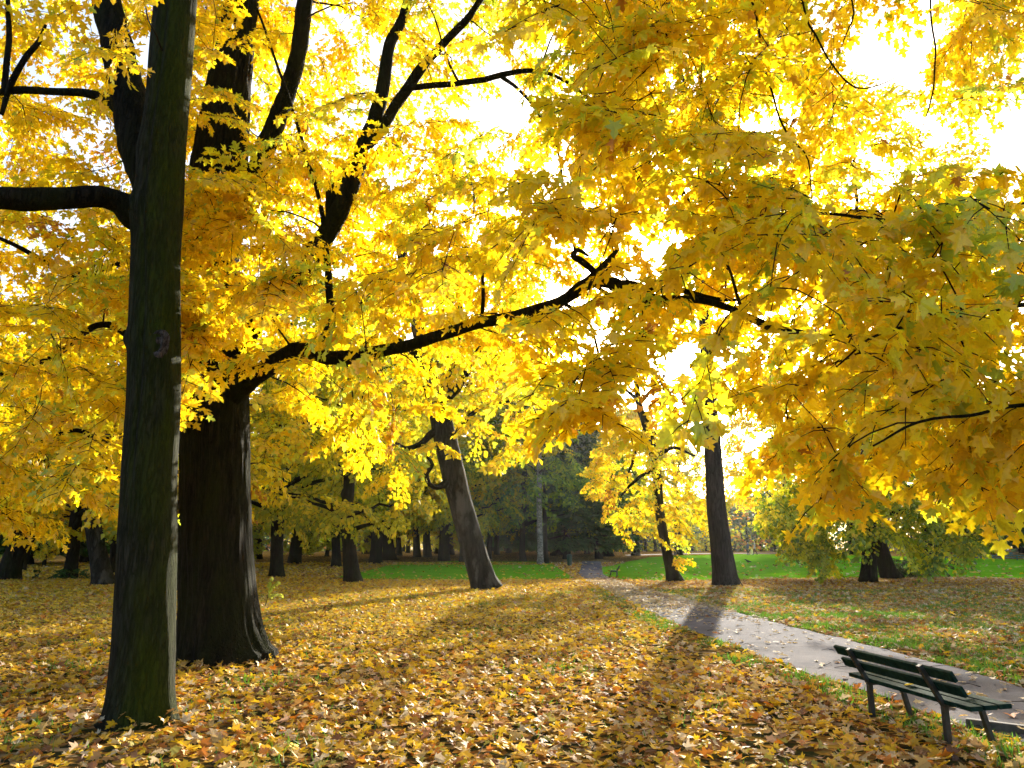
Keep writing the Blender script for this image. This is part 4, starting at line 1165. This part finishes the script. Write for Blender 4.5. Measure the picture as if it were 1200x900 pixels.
cen = sample_volume(280, (860, 1170), [(860, 470), (930, 510), (1000, 515), (1170, 470)], [(860, 280), (930, 140), (1000, 75), (1080, 110), (1170, 240)], lambda a, q: (Yl - 5, Yl + 4))
foliage(w, l, sk, cen, R=1.15, leaf=.22, spacing=.17, pal=PAL_GOLD, templates=T_LOW, droop=.3, twig_sides=3, maxlen=6, wood_scale=2)
crown_of(r_, w, l, M_FAR_LEAF, M_BARK_DARK, origin=b)
far_tree('broadleaf_tree', [(1046, 679, 26), (1040, 668, 22), (1032, 640, 17), (1026, 612, 14), (1022, 580, 12), (1020, 520, 10)], 13, None,
    'second dark stem leaning left against the broad tree on the right lawn', flare=.2)
# dark shrub at their feet
p = ground(1068, 677); root = empty('low_shrub', p); tag(root, 'low dark shrub at the foot of the broad tree on the right lawn', 'shrub')
w, l = MB(), MB(); sk = Skeleton()
for k in range(9):
    a = RNG.uniform(0, 6.28); q = [Vector((0, 0, 0)), Vector((math.cos(a) * .7, math.sin(a) * .4, .5)), Vector((math.cos(a) * 1.6, math.sin(a) * .9, .75))]
    w.tube(q, [.03, .02, .008], 4); sk.add(*catmull(q, [.03, .02, .008], .2))
cen = np.array([(RNG.normal(0, 1.0), RNG.normal(0, .6), RNG.uniform(.15, 1.1)) for _ in range(46)])
foliage(w, l, sk, cen, R=.4, leaf=.12, spacing=.1, pal=([(.05, .075, .02), (.09, .10, .02), (.3, .26, .03)], [.5, .35, .15]), templates=T_LOW, droop=.3, twig_sides=3, maxlen=3)
crown_of(root, w, l, M_FAR_LEAF)

# dark trunks at the left and in the middle distance
far_tree('broadleaf_tree', [(8, 680, 34), (12, 665, 27), (20, 640, 22), (32, 600, 18)], 15, 'yellow', 'thick dark trunk leaning right at the left edge of the photo')
far_tree('broadleaf_tree', [(23, 669, 14), (30, 645, 12), (44, 610, 10)], 15, 'yellow', 'thinner dark trunk leaning right just behind the thick one at the left edge', width=.7)
far_tree('young_tree', [(51, 665, 5), (54, 645, 4), (60, 615, 4)], 7, 'small', 'thin young tree standing alone in front of the sunny far meadow at the left', width=.6, group=None)
far_tree('broadleaf_tree', [(81, 678, 20), (84, 660, 16), (88, 630, 14), (92, 595, 13)], 16, 'lime', 'dark straight trunk with ivy round its foot, left of the pale sided trunk')
far_tree('broadleaf_tree', [(122, 686, 30), (119, 670, 25), (113, 640, 22), (107, 600, 19), (104, 570, 17)], 17, 'yellow', 'stout trunk with a pale grey left side, just left of the nearest trunk', mat=M_BARK_GREY)
far_tree('broadleaf_tree', [(132, 672, 9), (133, 640, 8), (134, 600, 7)], 14, 'olive', 'thin dark trunk half hidden between the pale sided trunk and the nearest trunk')
far_tree('broadleaf_tree', [(208, 693, 16), (208, 670, 13), (208, 620, 12), (208, 540, 11)], 16, 'yellow', 'dark trunk glimpsed between the nearest trunk and the old maple')
far_tree('broadleaf_tree', [(324, 677, 22), (324, 660, 17), (325, 620, 16), (328, 560, 16), (332, 490, 15), (336, 440, 13)], 21, 'lime', 'tall slim dark trunk right of the old maple', sides=28, tint=(1.0, .95, .8))
far_tree('broadleaf_tree', [(414, 683, 26), (412, 670, 21), (409, 640, 18), (407, 600, 17), (410, 560, 14)], 14, 'lime', 'dark trunk with low yellow green branches between old maple and leaning tree', sides=28)
far_tree('broadleaf_tree', [(394, 664, 14), (394, 650, 12), (393, 620, 11)], 13, 'olive', 'short dark trunk just behind the one with low yellow green branches')
far_tree('broadleaf_tree', [(457, 656, 19), (455, 640, 15), (452, 615, 14)], 16, 'olive', 'stout dark trunk standing in shade left of the leaning tree')
far_tree('broadleaf_tree', [(468, 651, 8), (467, 635, 7), (466, 610, 6)], 15, 'lime', 'thin dark trunk close behind the stout one left of the leaning tree')
far_tree('broadleaf_tree', [(489, 653, 11), (488, 635, 9), (487, 610, 9)], 15, 'yellow', 'left one of two close dark trunks in shade left of the leaning tree')
far_tree('broadleaf_tree', [(501, 653, 12), (500, 635, 10), (500, 610, 9)], 16, 'olive', 'right one of two close dark trunks in shade left of the leaning tree')
far_tree('broadleaf_tree', [(511, 649, 6), (514, 635, 5), (516, 620, 5)], 13, 'lime', 'very thin slanting trunk far off just left of the leaning tree')
far_tree('broadleaf_tree', [(529, 650, 9), (528, 635, 7), (528, 615, 7)], 15, 'yellow', 'small far trunk seen close to the left side of the leaning trunk')
far_tree('broadleaf_tree', [(544, 659, 13), (543, 640, 10), (543, 600, 9)], 16, 'lime', 'dark trunk directly behind the leaning tree')
far_tree('broadleaf_tree', [(573, 655, 8), (574, 630, 7), (576, 590, 6), (578, 560, 5)], 15, 'lime', 'slim dark trunk right of the leaning tree, left of another slim one')
far_tree('broadleaf_tree', [(582, 650, 8), (582, 630, 7), (580, 600, 7)], 14, 'yellow', 'short slim dark trunk right of the leaning tree', tint=(.8, .9, .8))
far_tree('broadleaf_tree', [(613, 658, 10), (612, 640, 8), (614, 590, 7), (617, 540, 6)], 17, 'olive', 'slim dark trunk left of the white birch', tint=(.55, .8, .7))
far_tree('birch_tree', [(633, 661, 9), (633, 640, 7.5), (632, 600, 7), (632, 540, 6.5), (631, 480, 5)], 21, 'tall', 'white barked birch standing in front of the dark conifer', mat=M_BIRCH, group=None, tint=(.8, .85, .8))
far_tree('broadleaf_tree', [(640, 660, 8), (639, 640, 6), (638, 590, 5)], 13, None, 'thin dark trunk touching the right side of the white birch')
far_tree('conifer_tree', [(664, 655, 10), (664, 640, 9)], 22, 'conifer', 'broad dark green conifer left of the path with branches near the ground', group='dark conifers', width=1.15)
far_tree('conifer_tree', [(648, 651, 8), (648, 640, 7)], 24, 'conifer', 'dark conifer directly behind the white birch', group='dark conifers', width=.9)
far_tree('conifer_tree', [(596, 648, 8), (596, 640, 7)], 23, 'conifer', 'dark conifer between the leaning tree and the white birch', group='dark conifers')
far_tree('conifer_tree', [(688, 649, 8), (688, 640, 7)], 21, 'conifer', 'dark conifer at the end of the path', group='dark conifers')
far_tree('broadleaf_tree', [(702, 655, 11), (700, 640, 8), (697, 615, 7)], 13, 'olive', 'dark forked trunk at the right side of the far path end', tint=(.5, .7, .55))
far_tree('broadleaf_tree', [(713, 652, 17), (711, 640, 11), (710, 615, 9)], 13, 'olive', 'dark trunk with a spreading foot beside the forked trunk at the far path end', tint=(.5, .65, .5))
far_tree('broadleaf_tree', [(1167, 646, 22), (1167, 636, 18), (1167, 620, 16)], 9, 'rust', 'rusty brown tree with a dark hollow beneath it, far across the right lawn', tint=(.9, .8, .75))
far_tree('conifer_tree', [(1120, 647, 8), (1120, 635, 7)], 15, 'conifer', 'dark conifer behind the skirt of the broad tree, left of the rusty tree', group='dark conifers', tint=(.9, 1, .9))
far_tree('broadleaf_tree', [(1199, 648, 10), (1199, 635, 8)], 15, 'olive', 'olive tree at the right edge of the photo beyond the rusty tree')
for i, (px, py, w_, H, key, lab, tint) in enumerate([
    (862, 643.5, 5, 14, 'olive', 'far thin trunk nearest the tall bare trunk, behind the strolling couple', (.5, .7, .7)),
    (868, 643.6, 4, 15, 'conifer', 'second far trunk behind the couple, left of the gap', (.9, 1.1, 1.2)),
    (873, 643.5, 5, 15, 'olive', 'far trunk directly above the strolling couple', (.45, .65, .65)),
    (903, 643.8, 9, 13, 'conifer', 'far dark conifer left of the broad tree skirt', (1, 1.1, 1.3)),
    (760, 645, 6, 13, 'lime', 'far yellow green tree behind the golden tree', (.8, .85, .9)),
    (815, 644, 6, 15, 'olive', 'far olive tree between the golden tree and the tall bare trunk', (.7, .85, .9)),
    (735, 646, 6, 12, 'rust', 'far brownish tree right of the path end', (.6, .7, .6)),
    (30, 662, 12, 21, 'conifer', 'tall dark conifer at the left, behind the leaning trunks of the left edge', (1, 1, 1)),
    (100, 659, 10, 19, 'conifer', 'tall dark conifer behind the pale sided trunk', (1, 1.1, 1)),
    (180, 660, 12, 22, 'lime', 'tall yellow green tree hidden behind the nearest trunk', (.9, .9, .8)),
    (345, 661, 12, 23, 'yellow', 'tall yellow tree behind the slim trunk right of the old maple', (1, 1, 1)),
    (440, 660, 12, 23, 'yellow', 'tall yellow tree in the shade left of the stout dark trunk', (1, 1, 1)),
    (520, 657, 11, 25, 'yellow', 'tall yellow tree directly behind the crown of the leaning tree', (1, 1, 1)),
    (560, 655, 11, 27, 'lime', 'tallest yellow green tree behind the foot of the leaning tree', (1, .95, .8)),
    (655, 650, 9, 24, 'lime', 'tall yellow green tree behind the broad dark conifer', (.9, .9, .8)),
    (745, 651, 8, 19, 'yellow', 'yellow tree beyond the lawn, left behind the golden tree', (1, 1, .9)),
    (795, 650.4, 8, 17, 'lime', 'yellow green tree beyond the lawn, straight behind the golden tree', (1, .95, .8)),
    (930, 651, 9, 24, 'yellow', 'tall yellow tree beyond the lawn behind the broad tree skirt', (1, .95, .9)),
    (1000, 650, 9, 25, 'lime', 'tall yellow green tree hidden behind the broad tree', (.9, .9, .8)),
    (1090, 651, 9, 22, 'olive', 'olive tree beyond the lawn, right behind the broad tree', (.9, .95, .8)),
    (1150, 649, 9, 23, 'conifer', 'tall dark conifer behind the rusty tree', (1, 1.05, 1)),
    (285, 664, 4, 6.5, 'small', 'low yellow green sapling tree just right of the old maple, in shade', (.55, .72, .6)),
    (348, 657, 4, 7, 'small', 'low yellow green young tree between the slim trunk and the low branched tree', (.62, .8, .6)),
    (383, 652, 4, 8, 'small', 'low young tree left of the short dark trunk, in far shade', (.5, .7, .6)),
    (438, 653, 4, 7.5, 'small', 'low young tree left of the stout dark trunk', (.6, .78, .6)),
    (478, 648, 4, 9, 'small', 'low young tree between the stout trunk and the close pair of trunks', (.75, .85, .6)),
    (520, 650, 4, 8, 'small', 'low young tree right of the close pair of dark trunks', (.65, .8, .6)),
    (60, 646, 8, 17, 'conifer', 'far dark conifer beyond the sunny meadow at the left', (1, 1, 1)),
    (20, 647, 8, 18, 'conifer', 'far dark conifer at the left edge beyond the meadow', (1, 1, 1)),
    (150, 650, 10, 18, 'lime', 'yellow green tree hidden behind the nearest trunk', (.9, .9, .8)),
    (270, 652, 10, 19, 'lime', 'tree standing behind the old maple trunk', (.85, .9, .7)),
    (300, 655, 11, 18, 'olive', 'dark trunk just right of the old maple foot, in the far shade', (.9, 1, .8)),
    (360, 650, 10, 18, 'olive', 'dark far trunk between the slim trunk and the low branched tree', (.9, 1, .8)),
    (430, 649, 9, 18, 'yellow', 'far trunk right of the low branched tree', (.85, .9, .7))]):
    p = ground(px, max(py, 645.5)); dist = 0 if py >= 645.5 else (645.5 - py) * 14
    s0 = (p.y + dist)
    q = Vector((p.x * s0 / p.y, s0, gz(0, s0)))
    pr = ((q.x), q.y)
    # the same far_tree, but its foot is given on the ground
    root = empty('conifer_tree' if key == 'conifer' else 'broadleaf_tree', q); tag(root, lab, 'tree', 'dark conifers' if key == 'conifer' else 'trees of the park wood')
    r0 = w_ * q.y / F / 2
    P = [Vector((0, 0, -.1)), Vector((.05, 0, H * .2)), Vector((RNG.normal(0, .3), 0, H * .45)), Vector((RNG.normal(0, .5), 0, H * .7))]
    P2, R2 = catmull(P, [r0 * 1.2, r0, r0 * .8, r0 * .4], .4)
    m = MB(); m.tube(P2, R2, 14, 0, True, trunk_disp(i + .5, .06, .4, .25, 5, 10, .03)); m.build('trunk', M_BARK_DARK, root, True)
    me, th, tz = TEMPL[key]; c = bpy.data.objects.new('crown', me); COL.objects.link(c); c.parent = root
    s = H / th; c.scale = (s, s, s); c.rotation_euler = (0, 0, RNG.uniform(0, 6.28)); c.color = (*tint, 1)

# ivy / leaves round the foot of the dark trunk
p = ground(80, 679); root = empty('ivy_clump', p); tag(root, 'small dark ivy clump round the foot of a dark trunk at the left', 'ivy')
w, l = MB(), MB(); sk = Skeleton()
for k in range(6):
    a = k * 1.05; q = [Vector((0, 0, 0)), Vector((math.cos(a) * .5, math.sin(a) * .5, .3)), Vector((math.cos(a) * 1.0, math.sin(a) * .8, .3))]
    w.tube(q, [.02, .015, .008], 4); sk.add(*catmull(q, [.02, .015, .008], .2))
foliage(w, l, sk, np.array([(RNG.normal(0, .8), RNG.normal(0, .6), RNG.uniform(.1, .6)) for _ in range(20)]), R=.3, leaf=.12, spacing=.1, pal=PAL_GREEN, templates=T_LOW, twig_sides=3)
crown_of(root, w, l, M_FAR_LEAF)

# sapling by the old maple
p = ground(316, 712); root = empty('sapling', p); tag(root, 'small sapling with a few pale yellow green leaves right beside the old maple foot', 'sapling')
w, l = MB(), MB()
stem, sr = catmull([Vector((-.15, 0, -.02)), Vector((-.08, 0, .35)), Vector((.03, -.05, .62)), Vector((.22, -.1, .80))], [.012, .009, .006, .003], .08)
sk2, sr2 = catmull([Vector((-.08, 0, .3)), Vector((.15, -.1, .42)), Vector((.38, -.15, .40))], [.006, .004, .002], .08)
sk3, sr3 = catmull([Vector((.0, 0, .55)), Vector((-.08, -.05, .72)), Vector((.02, -.1, .92))], [.006, .004, .002], .08)
m = MB()
for a, b_ in ((stem, sr), (sk2, sr2), (sk3, sr3)): m.tube(a, b_, 6)
m.build('stem', M_TWIG, root, True)
P_, D_, U_, S_, C_ = [], [], [], [], []
for line in (stem[5:], sk2[1:], sk3[1:]):
    for i, q in enumerate(line):
        for sg in (-1, 1):
            P_.append(tuple(q)); D_.append((RNG.uniform(.0, .7), sg * RNG.uniform(.3, .9), RNG.uniform(-.6, .1))); U_.append((RNG.normal(0, .3), RNG.normal(0, .3), 1)); S_.append(RNG.uniform(.10, .17)); C_.append((.50, .56, .06))
m = MB(); put_leaves(m, P_, D_, U_, S_, C_, T_LOW); m.build('foliage', M_LEAF, root)

# ------------------------------------------------------------------ the far wood, one mass
def far_wood():
    w = MB(); P_, U_, S_, C_, D_ = [], [], [], [], []
    mixes = [PAL_LIME, PAL_OLIVE, PAL_BLUE, PAL_GREEN, PAL_BLUE, PAL_RUST, PAL_OLIVE]
    for k in range(400):
        az = RNG.uniform(-.95, .95); d = RNG.uniform(128, 225); x, y = d * math.sin(az), d * math.cos(az)
        z0 = gz(x, y); H = RNG.uniform(11, 17) * (1 - .3 * math.exp(-((az - SUN_AZ) / .12) ** 2)); R_ = RNG.uniform(3.5, 6)
        w.tube([(x, y, z0), (x + RNG.normal(0, .4), y, z0 + H * .6)], [RNG.uniform(.25, .45), .12], 6)
        pal = mixes[RNG.integers(0, len(mixes))]
        nb_ = RNG.integers(14, 22)
        for b_ in range(nb_):
            a = RNG.uniform(0, 6.28); t = RNG.random(); rr = R_ * (1 - .7 * t ** 2) * RNG.random() ** .5
            c = np.array([x + rr * math.cos(a), y + rr * math.sin(a), z0 + .4 + (H - .4) * t])
            n = 22
            P_.append(c + RNG.normal(0, 1, (n, 3)) * np.array([1.1, 1.1, .55])); D_.append(RNG.normal(0, 1, (n, 3)) * np.array([1, 1, .5])); U_.append(RNG.normal(0, .6, (n, 3)) + np.array([0, 0, 1]))
            S_.append(RNG.uniform(.5, .95, n)); C_.append(pal_pick(pal, n, None))
    l = MB(); put_leaves(l, np.concatenate(P_), np.concatenate(D_), np.concatenate(U_), np.concatenate(S_), np.concatenate(C_), T_LOW)
    cr = MB(); off = w.n
    cr.v = w.v + l.v; cr.lv = w.lv + [q + off for q in l.lv]; cr.lt = w.lt + l.lt; cr.mi = w.mi + [q + 1 for q in l.mi]; cr.col = w.col + l.col; cr.n = w.n + l.n
    tag(cr.build('far_woodland', [M_BARK_DARK, M_FAR_LEAF]), kind='stuff')
far_wood()
# ------------------------------------------------------------------ people, dog, bird
def skin_mesh(name, verts, edges, radii, root=0, sub=2):
    me = bpy.data.meshes.new(name); me.from_pydata(verts, edges, []); me.update()
    o = bpy.data.objects.new(name, me); COL.objects.link(o)
    mod = o.modifiers.new('Skin', 'SKIN'); mod.use_smooth_shade = True
    for i, v in enumerate(me.skin_vertices[0].data):
        r = radii[i]; v.radius = r if isinstance(r, tuple) else (r, r); v.use_root = (i == root)
    s = o.modifiers.new('Sub', 'SUBSURF'); s.levels = sub; s.render_levels = sub
    dg = bpy.context.evaluated_depsgraph_get(); dg.update()
    new = bpy.data.meshes.new_from_object(o.evaluated_get(dg))
    bpy.data.objects.remove(o); 
    return new
M_SKIN = plain_mat('skin', (.45, .28, .20), .6, .1)
M_HAIRG = plain_mat('grey_hair', (.6, .58, .54), .8, .2)
M_HAIRD = plain_mat('dark_hair', (.03, .025, .02), .8, .2)
M_TROU = plain_mat('dark_trousers', (.025, .03, .05), .85, .2)
M_NAVY = plain_mat('navy_jacket', (.05, .08, .22), .85, .2)
M_MAUVE = plain_mat('mauve_coat', (.42, .38, .50), .85, .2)
M_WHITE = plain_mat('white_jacket', (.75, .75, .76), .8, .06)
M_BLACK = plain_mat('black_coat', (.015, .015, .018), .85, .2)
def person(loc, rz, h, jacket, trousers, hair, label, stride=.16, seated=False, coat_low=.80, group=None):
    s = h / 1.75
    if not seated:
        V = [(0, 0, .98), (0, .0, 1.18), (0, .01, 1.38), (0, .0, 1.50), (0, .02, 1.60), (0, .03, 1.70),
             (.10, .0, .94), (.11, stride * .5, .50), (.11, stride * .75, .09), (.11, stride * .75 + .16, .04),
             (-.10, .0, .94), (-.11, -stride * .2, .50), (-.11, -stride * 1.2, .12), (-.11, -stride * 1.2 + .15, .04),
             (.19, 0, 1.42), (.24, -.08, 1.14), (.23, .04, .90), (.22, .08, .82),
             (-.19, 0, 1.42), (-.24, .05, 1.14), (-.23, .17, .92), (-.22, .22, .85)]
    else:
        V = [(0, 0, .50), (0, -.05, .72), (0, -.08, .92), (0, -.06, 1.04), (0, -.03, 1.14), (0, -.01, 1.24),
             (.10, .05, .50), (.12, .45, .50), (.12, .45, .09), (.12, .60, .04),
             (-.10, .05, .50), (-.12, .45, .50), (-.12, .45, .09), (-.12, .60, .04),
             (.19, -.07, .95), (.25, .02, .70), (.18, .25, .60), (.14, .32, .58),
             (-.19, -.07, .95), (-.25, .02, .70), (-.18, .25, .60), (-.14, .32, .58)]
    E = [(0, 1), (1, 2), (2, 3), (3, 4), (4, 5), (0, 6), (6, 7), (7, 8), (8, 9), (0, 10), (10, 11), (11, 12), (12, 13), (2, 14), (14, 15), (15, 16), (16, 17), (2, 18), (18, 19), (19, 20), (20, 21)]
    Rd = [(.17, .12), (.16, .115), (.18, .12), .055, .085, .09, .095, .065, .045, .04, .095, .065, .045, .04, .07, .05, .038, .035, .07, .05, .038, .035]
    me = skin_mesh('person', [(a * s, b * s, c * s) for a, b, c in V], E, [tuple(q * s for q in r) if isinstance(r, tuple) else r * s for r in Rd])
    for m in (jacket, trousers, M_SKIN, hair): me.materials.append(m)
    for f in me.polygons:
        c = f.center / s; nk = V[3][2] + .02
        if c.z > nk: f.material_index = 3 if (c.z > V[5][2] + .0 or (c.y < V[5][1] - .02 and c.z > V[4][2] - .02)) else 2
        elif seated: f.material_index = 1 if (c.y > .12 and c.z < .58) or c.z < .46 else 0
        elif abs(c.x) > .17 and c.z < .88: f.material_index = 2 if c.z < .86 else 0
        else: f.material_index = 1 if c.z < coat_low else 0
        f.use_smooth = True
    o = bpy.data.objects.new('person', me); COL.objects.link(o)
    o.location = loc; o.rotation_euler = (0, 0, rz)
    return tag(o, label, 'person', group)
def far_spot(px, py):
    return ground(px, py)
p = far_spot(877, 650.6); person(p, math.radians(70), 1.66, M_NAVY, M_TROU, M_HAIRG, 'person in a dark navy jacket strolling on the far lawn path, left of the dog', .12)
p2 = far_spot(885, 650.6); person(p2, math.radians(80), 1.78, M_MAUVE, M_TROU, M_HAIRG, 'taller person in a greyish mauve coat striding beside the dog on the far lawn path', .24)
p = far_spot(95, 653); person(p, math.radians(160), 1.72, M_BLACK, M_TROU, M_HAIRD, 'person in black standing far off between two dark trunks at the left', .06)
# seated figure on a far bench at the end of the path
p = far_spot(675, 648.6); bs = copy_tree(b2); bs.location = p; bs.rotation_euler = (0, 0, math.radians(205)); bs['label'] = 'far bench with a seated person at the end of the path under the conifers'
person(p, math.radians(205), 1.72, M_WHITE, M_TROU, M_HAIRD, 'person in a white jacket sitting on a far bench at the end of the path', seated=True)

def dog(loc, rz, col, label):
    V = [(0, 0, .52), (0, .22, .54), (0, .42, .53), (0, .55, .66), (0, .64, .74), (0, .76, .71), (0, -.2, .53), (0, -.34, .60), (0, -.46, .72),
         (.09, .38, .42), (.09, .36, .22), (.09, .39, .03), (-.09, .38, .42), (-.09, .42, .22), (-.09, .46, .03),
         (.09, -.18, .42), (.09, -.10, .27), (.09, -.24, .17), (.09, -.22, .03), (-.09, -.18, .42), (-.09, -.06, .27), (-.09, -.16, .17), (-.09, -.12, .03)]
    E = [(0, 1), (1, 2), (2, 3), (3, 4), (4, 5), (0, 6), (6, 7), (7, 8), (2, 9), (9, 10), (10, 11), (2, 12), (12, 13), (13, 14), (6, 15), (15, 16), (16, 17), (17, 18), (6, 19), (19, 20), (20, 21), (21, 22)]
    Rd = [.13, .15, .14, .09, .09, .045, .12, .05, .025, .06, .04, .035, .06, .04, .035, .08, .05, .035, .035, .08, .05, .035, .035]
    me = skin_mesh('dog', V, E, Rd); me.materials.append(col)
    for f in me.polygons: f.use_smooth = True
    o = bpy.data.objects.new('dog', me); COL.objects.link(o); o.location = loc; o.rotation_euler = (0, 0, rz)
    return tag(o, label, 'dog')
dog(far_spot(881.2, 650.2), math.radians(165), plain_mat('cream_fur', (.80, .74, .55), .9, .15), 'cream coloured dog walking between the two strolling people')
# crow on the lawn
p = far_spot(877, 660)
V = [(0, 0, .16), (0, .10, .19), (0, .17, .26), (0, .22, .27), (0, .28, .26), (0, -.12, .13), (0, -.26, .09), (.04, .01, .08), (.04, .03, .0), (-.04, .01, .08), (-.04, .03, .0)]
E = [(0, 1), (1, 2), (2, 3), (3, 4), (0, 5), (5, 6), (0, 7), (7, 8), (0, 9), (9, 10)]
me = skin_mesh('crow', V, E, [.085, .075, .045, .045, .012, .06, (.035, .012), .015, .008, .015, .008]); me.materials.append(M_BLACK)
o = bpy.data.objects.new('crow', me); COL.objects.link(o); o.location = p; o.rotation_euler = (0, 0, math.radians(60)); o.scale = (1.3, 1.3, 1.3)
tag(o, 'black bird pecking on the sunlit right lawn in front of the strolling people', 'bird')

# ------------------------------------------------------------------ the autumn air
HAZE = 0.0001
if HAZE > 0:
    m, nt, out = newmat('autumn_haze')
    pv = nt.nodes.new('ShaderNodeVolumePrincipled'); pv.inputs['Density'].default_value = HAZE
    pv.inputs['Color'].default_value = (.92, .94, .97, 1); pv.inputs['Anisotropy'].default_value = .6
    nt.links.new(pv.outputs[0], out.inputs['Volume'])
    hb = MB(); hb.box((560, 640, 36), Matrix.Translation((0, 270, 17)))
    tag(hb.build('haze', m), kind='stuff')
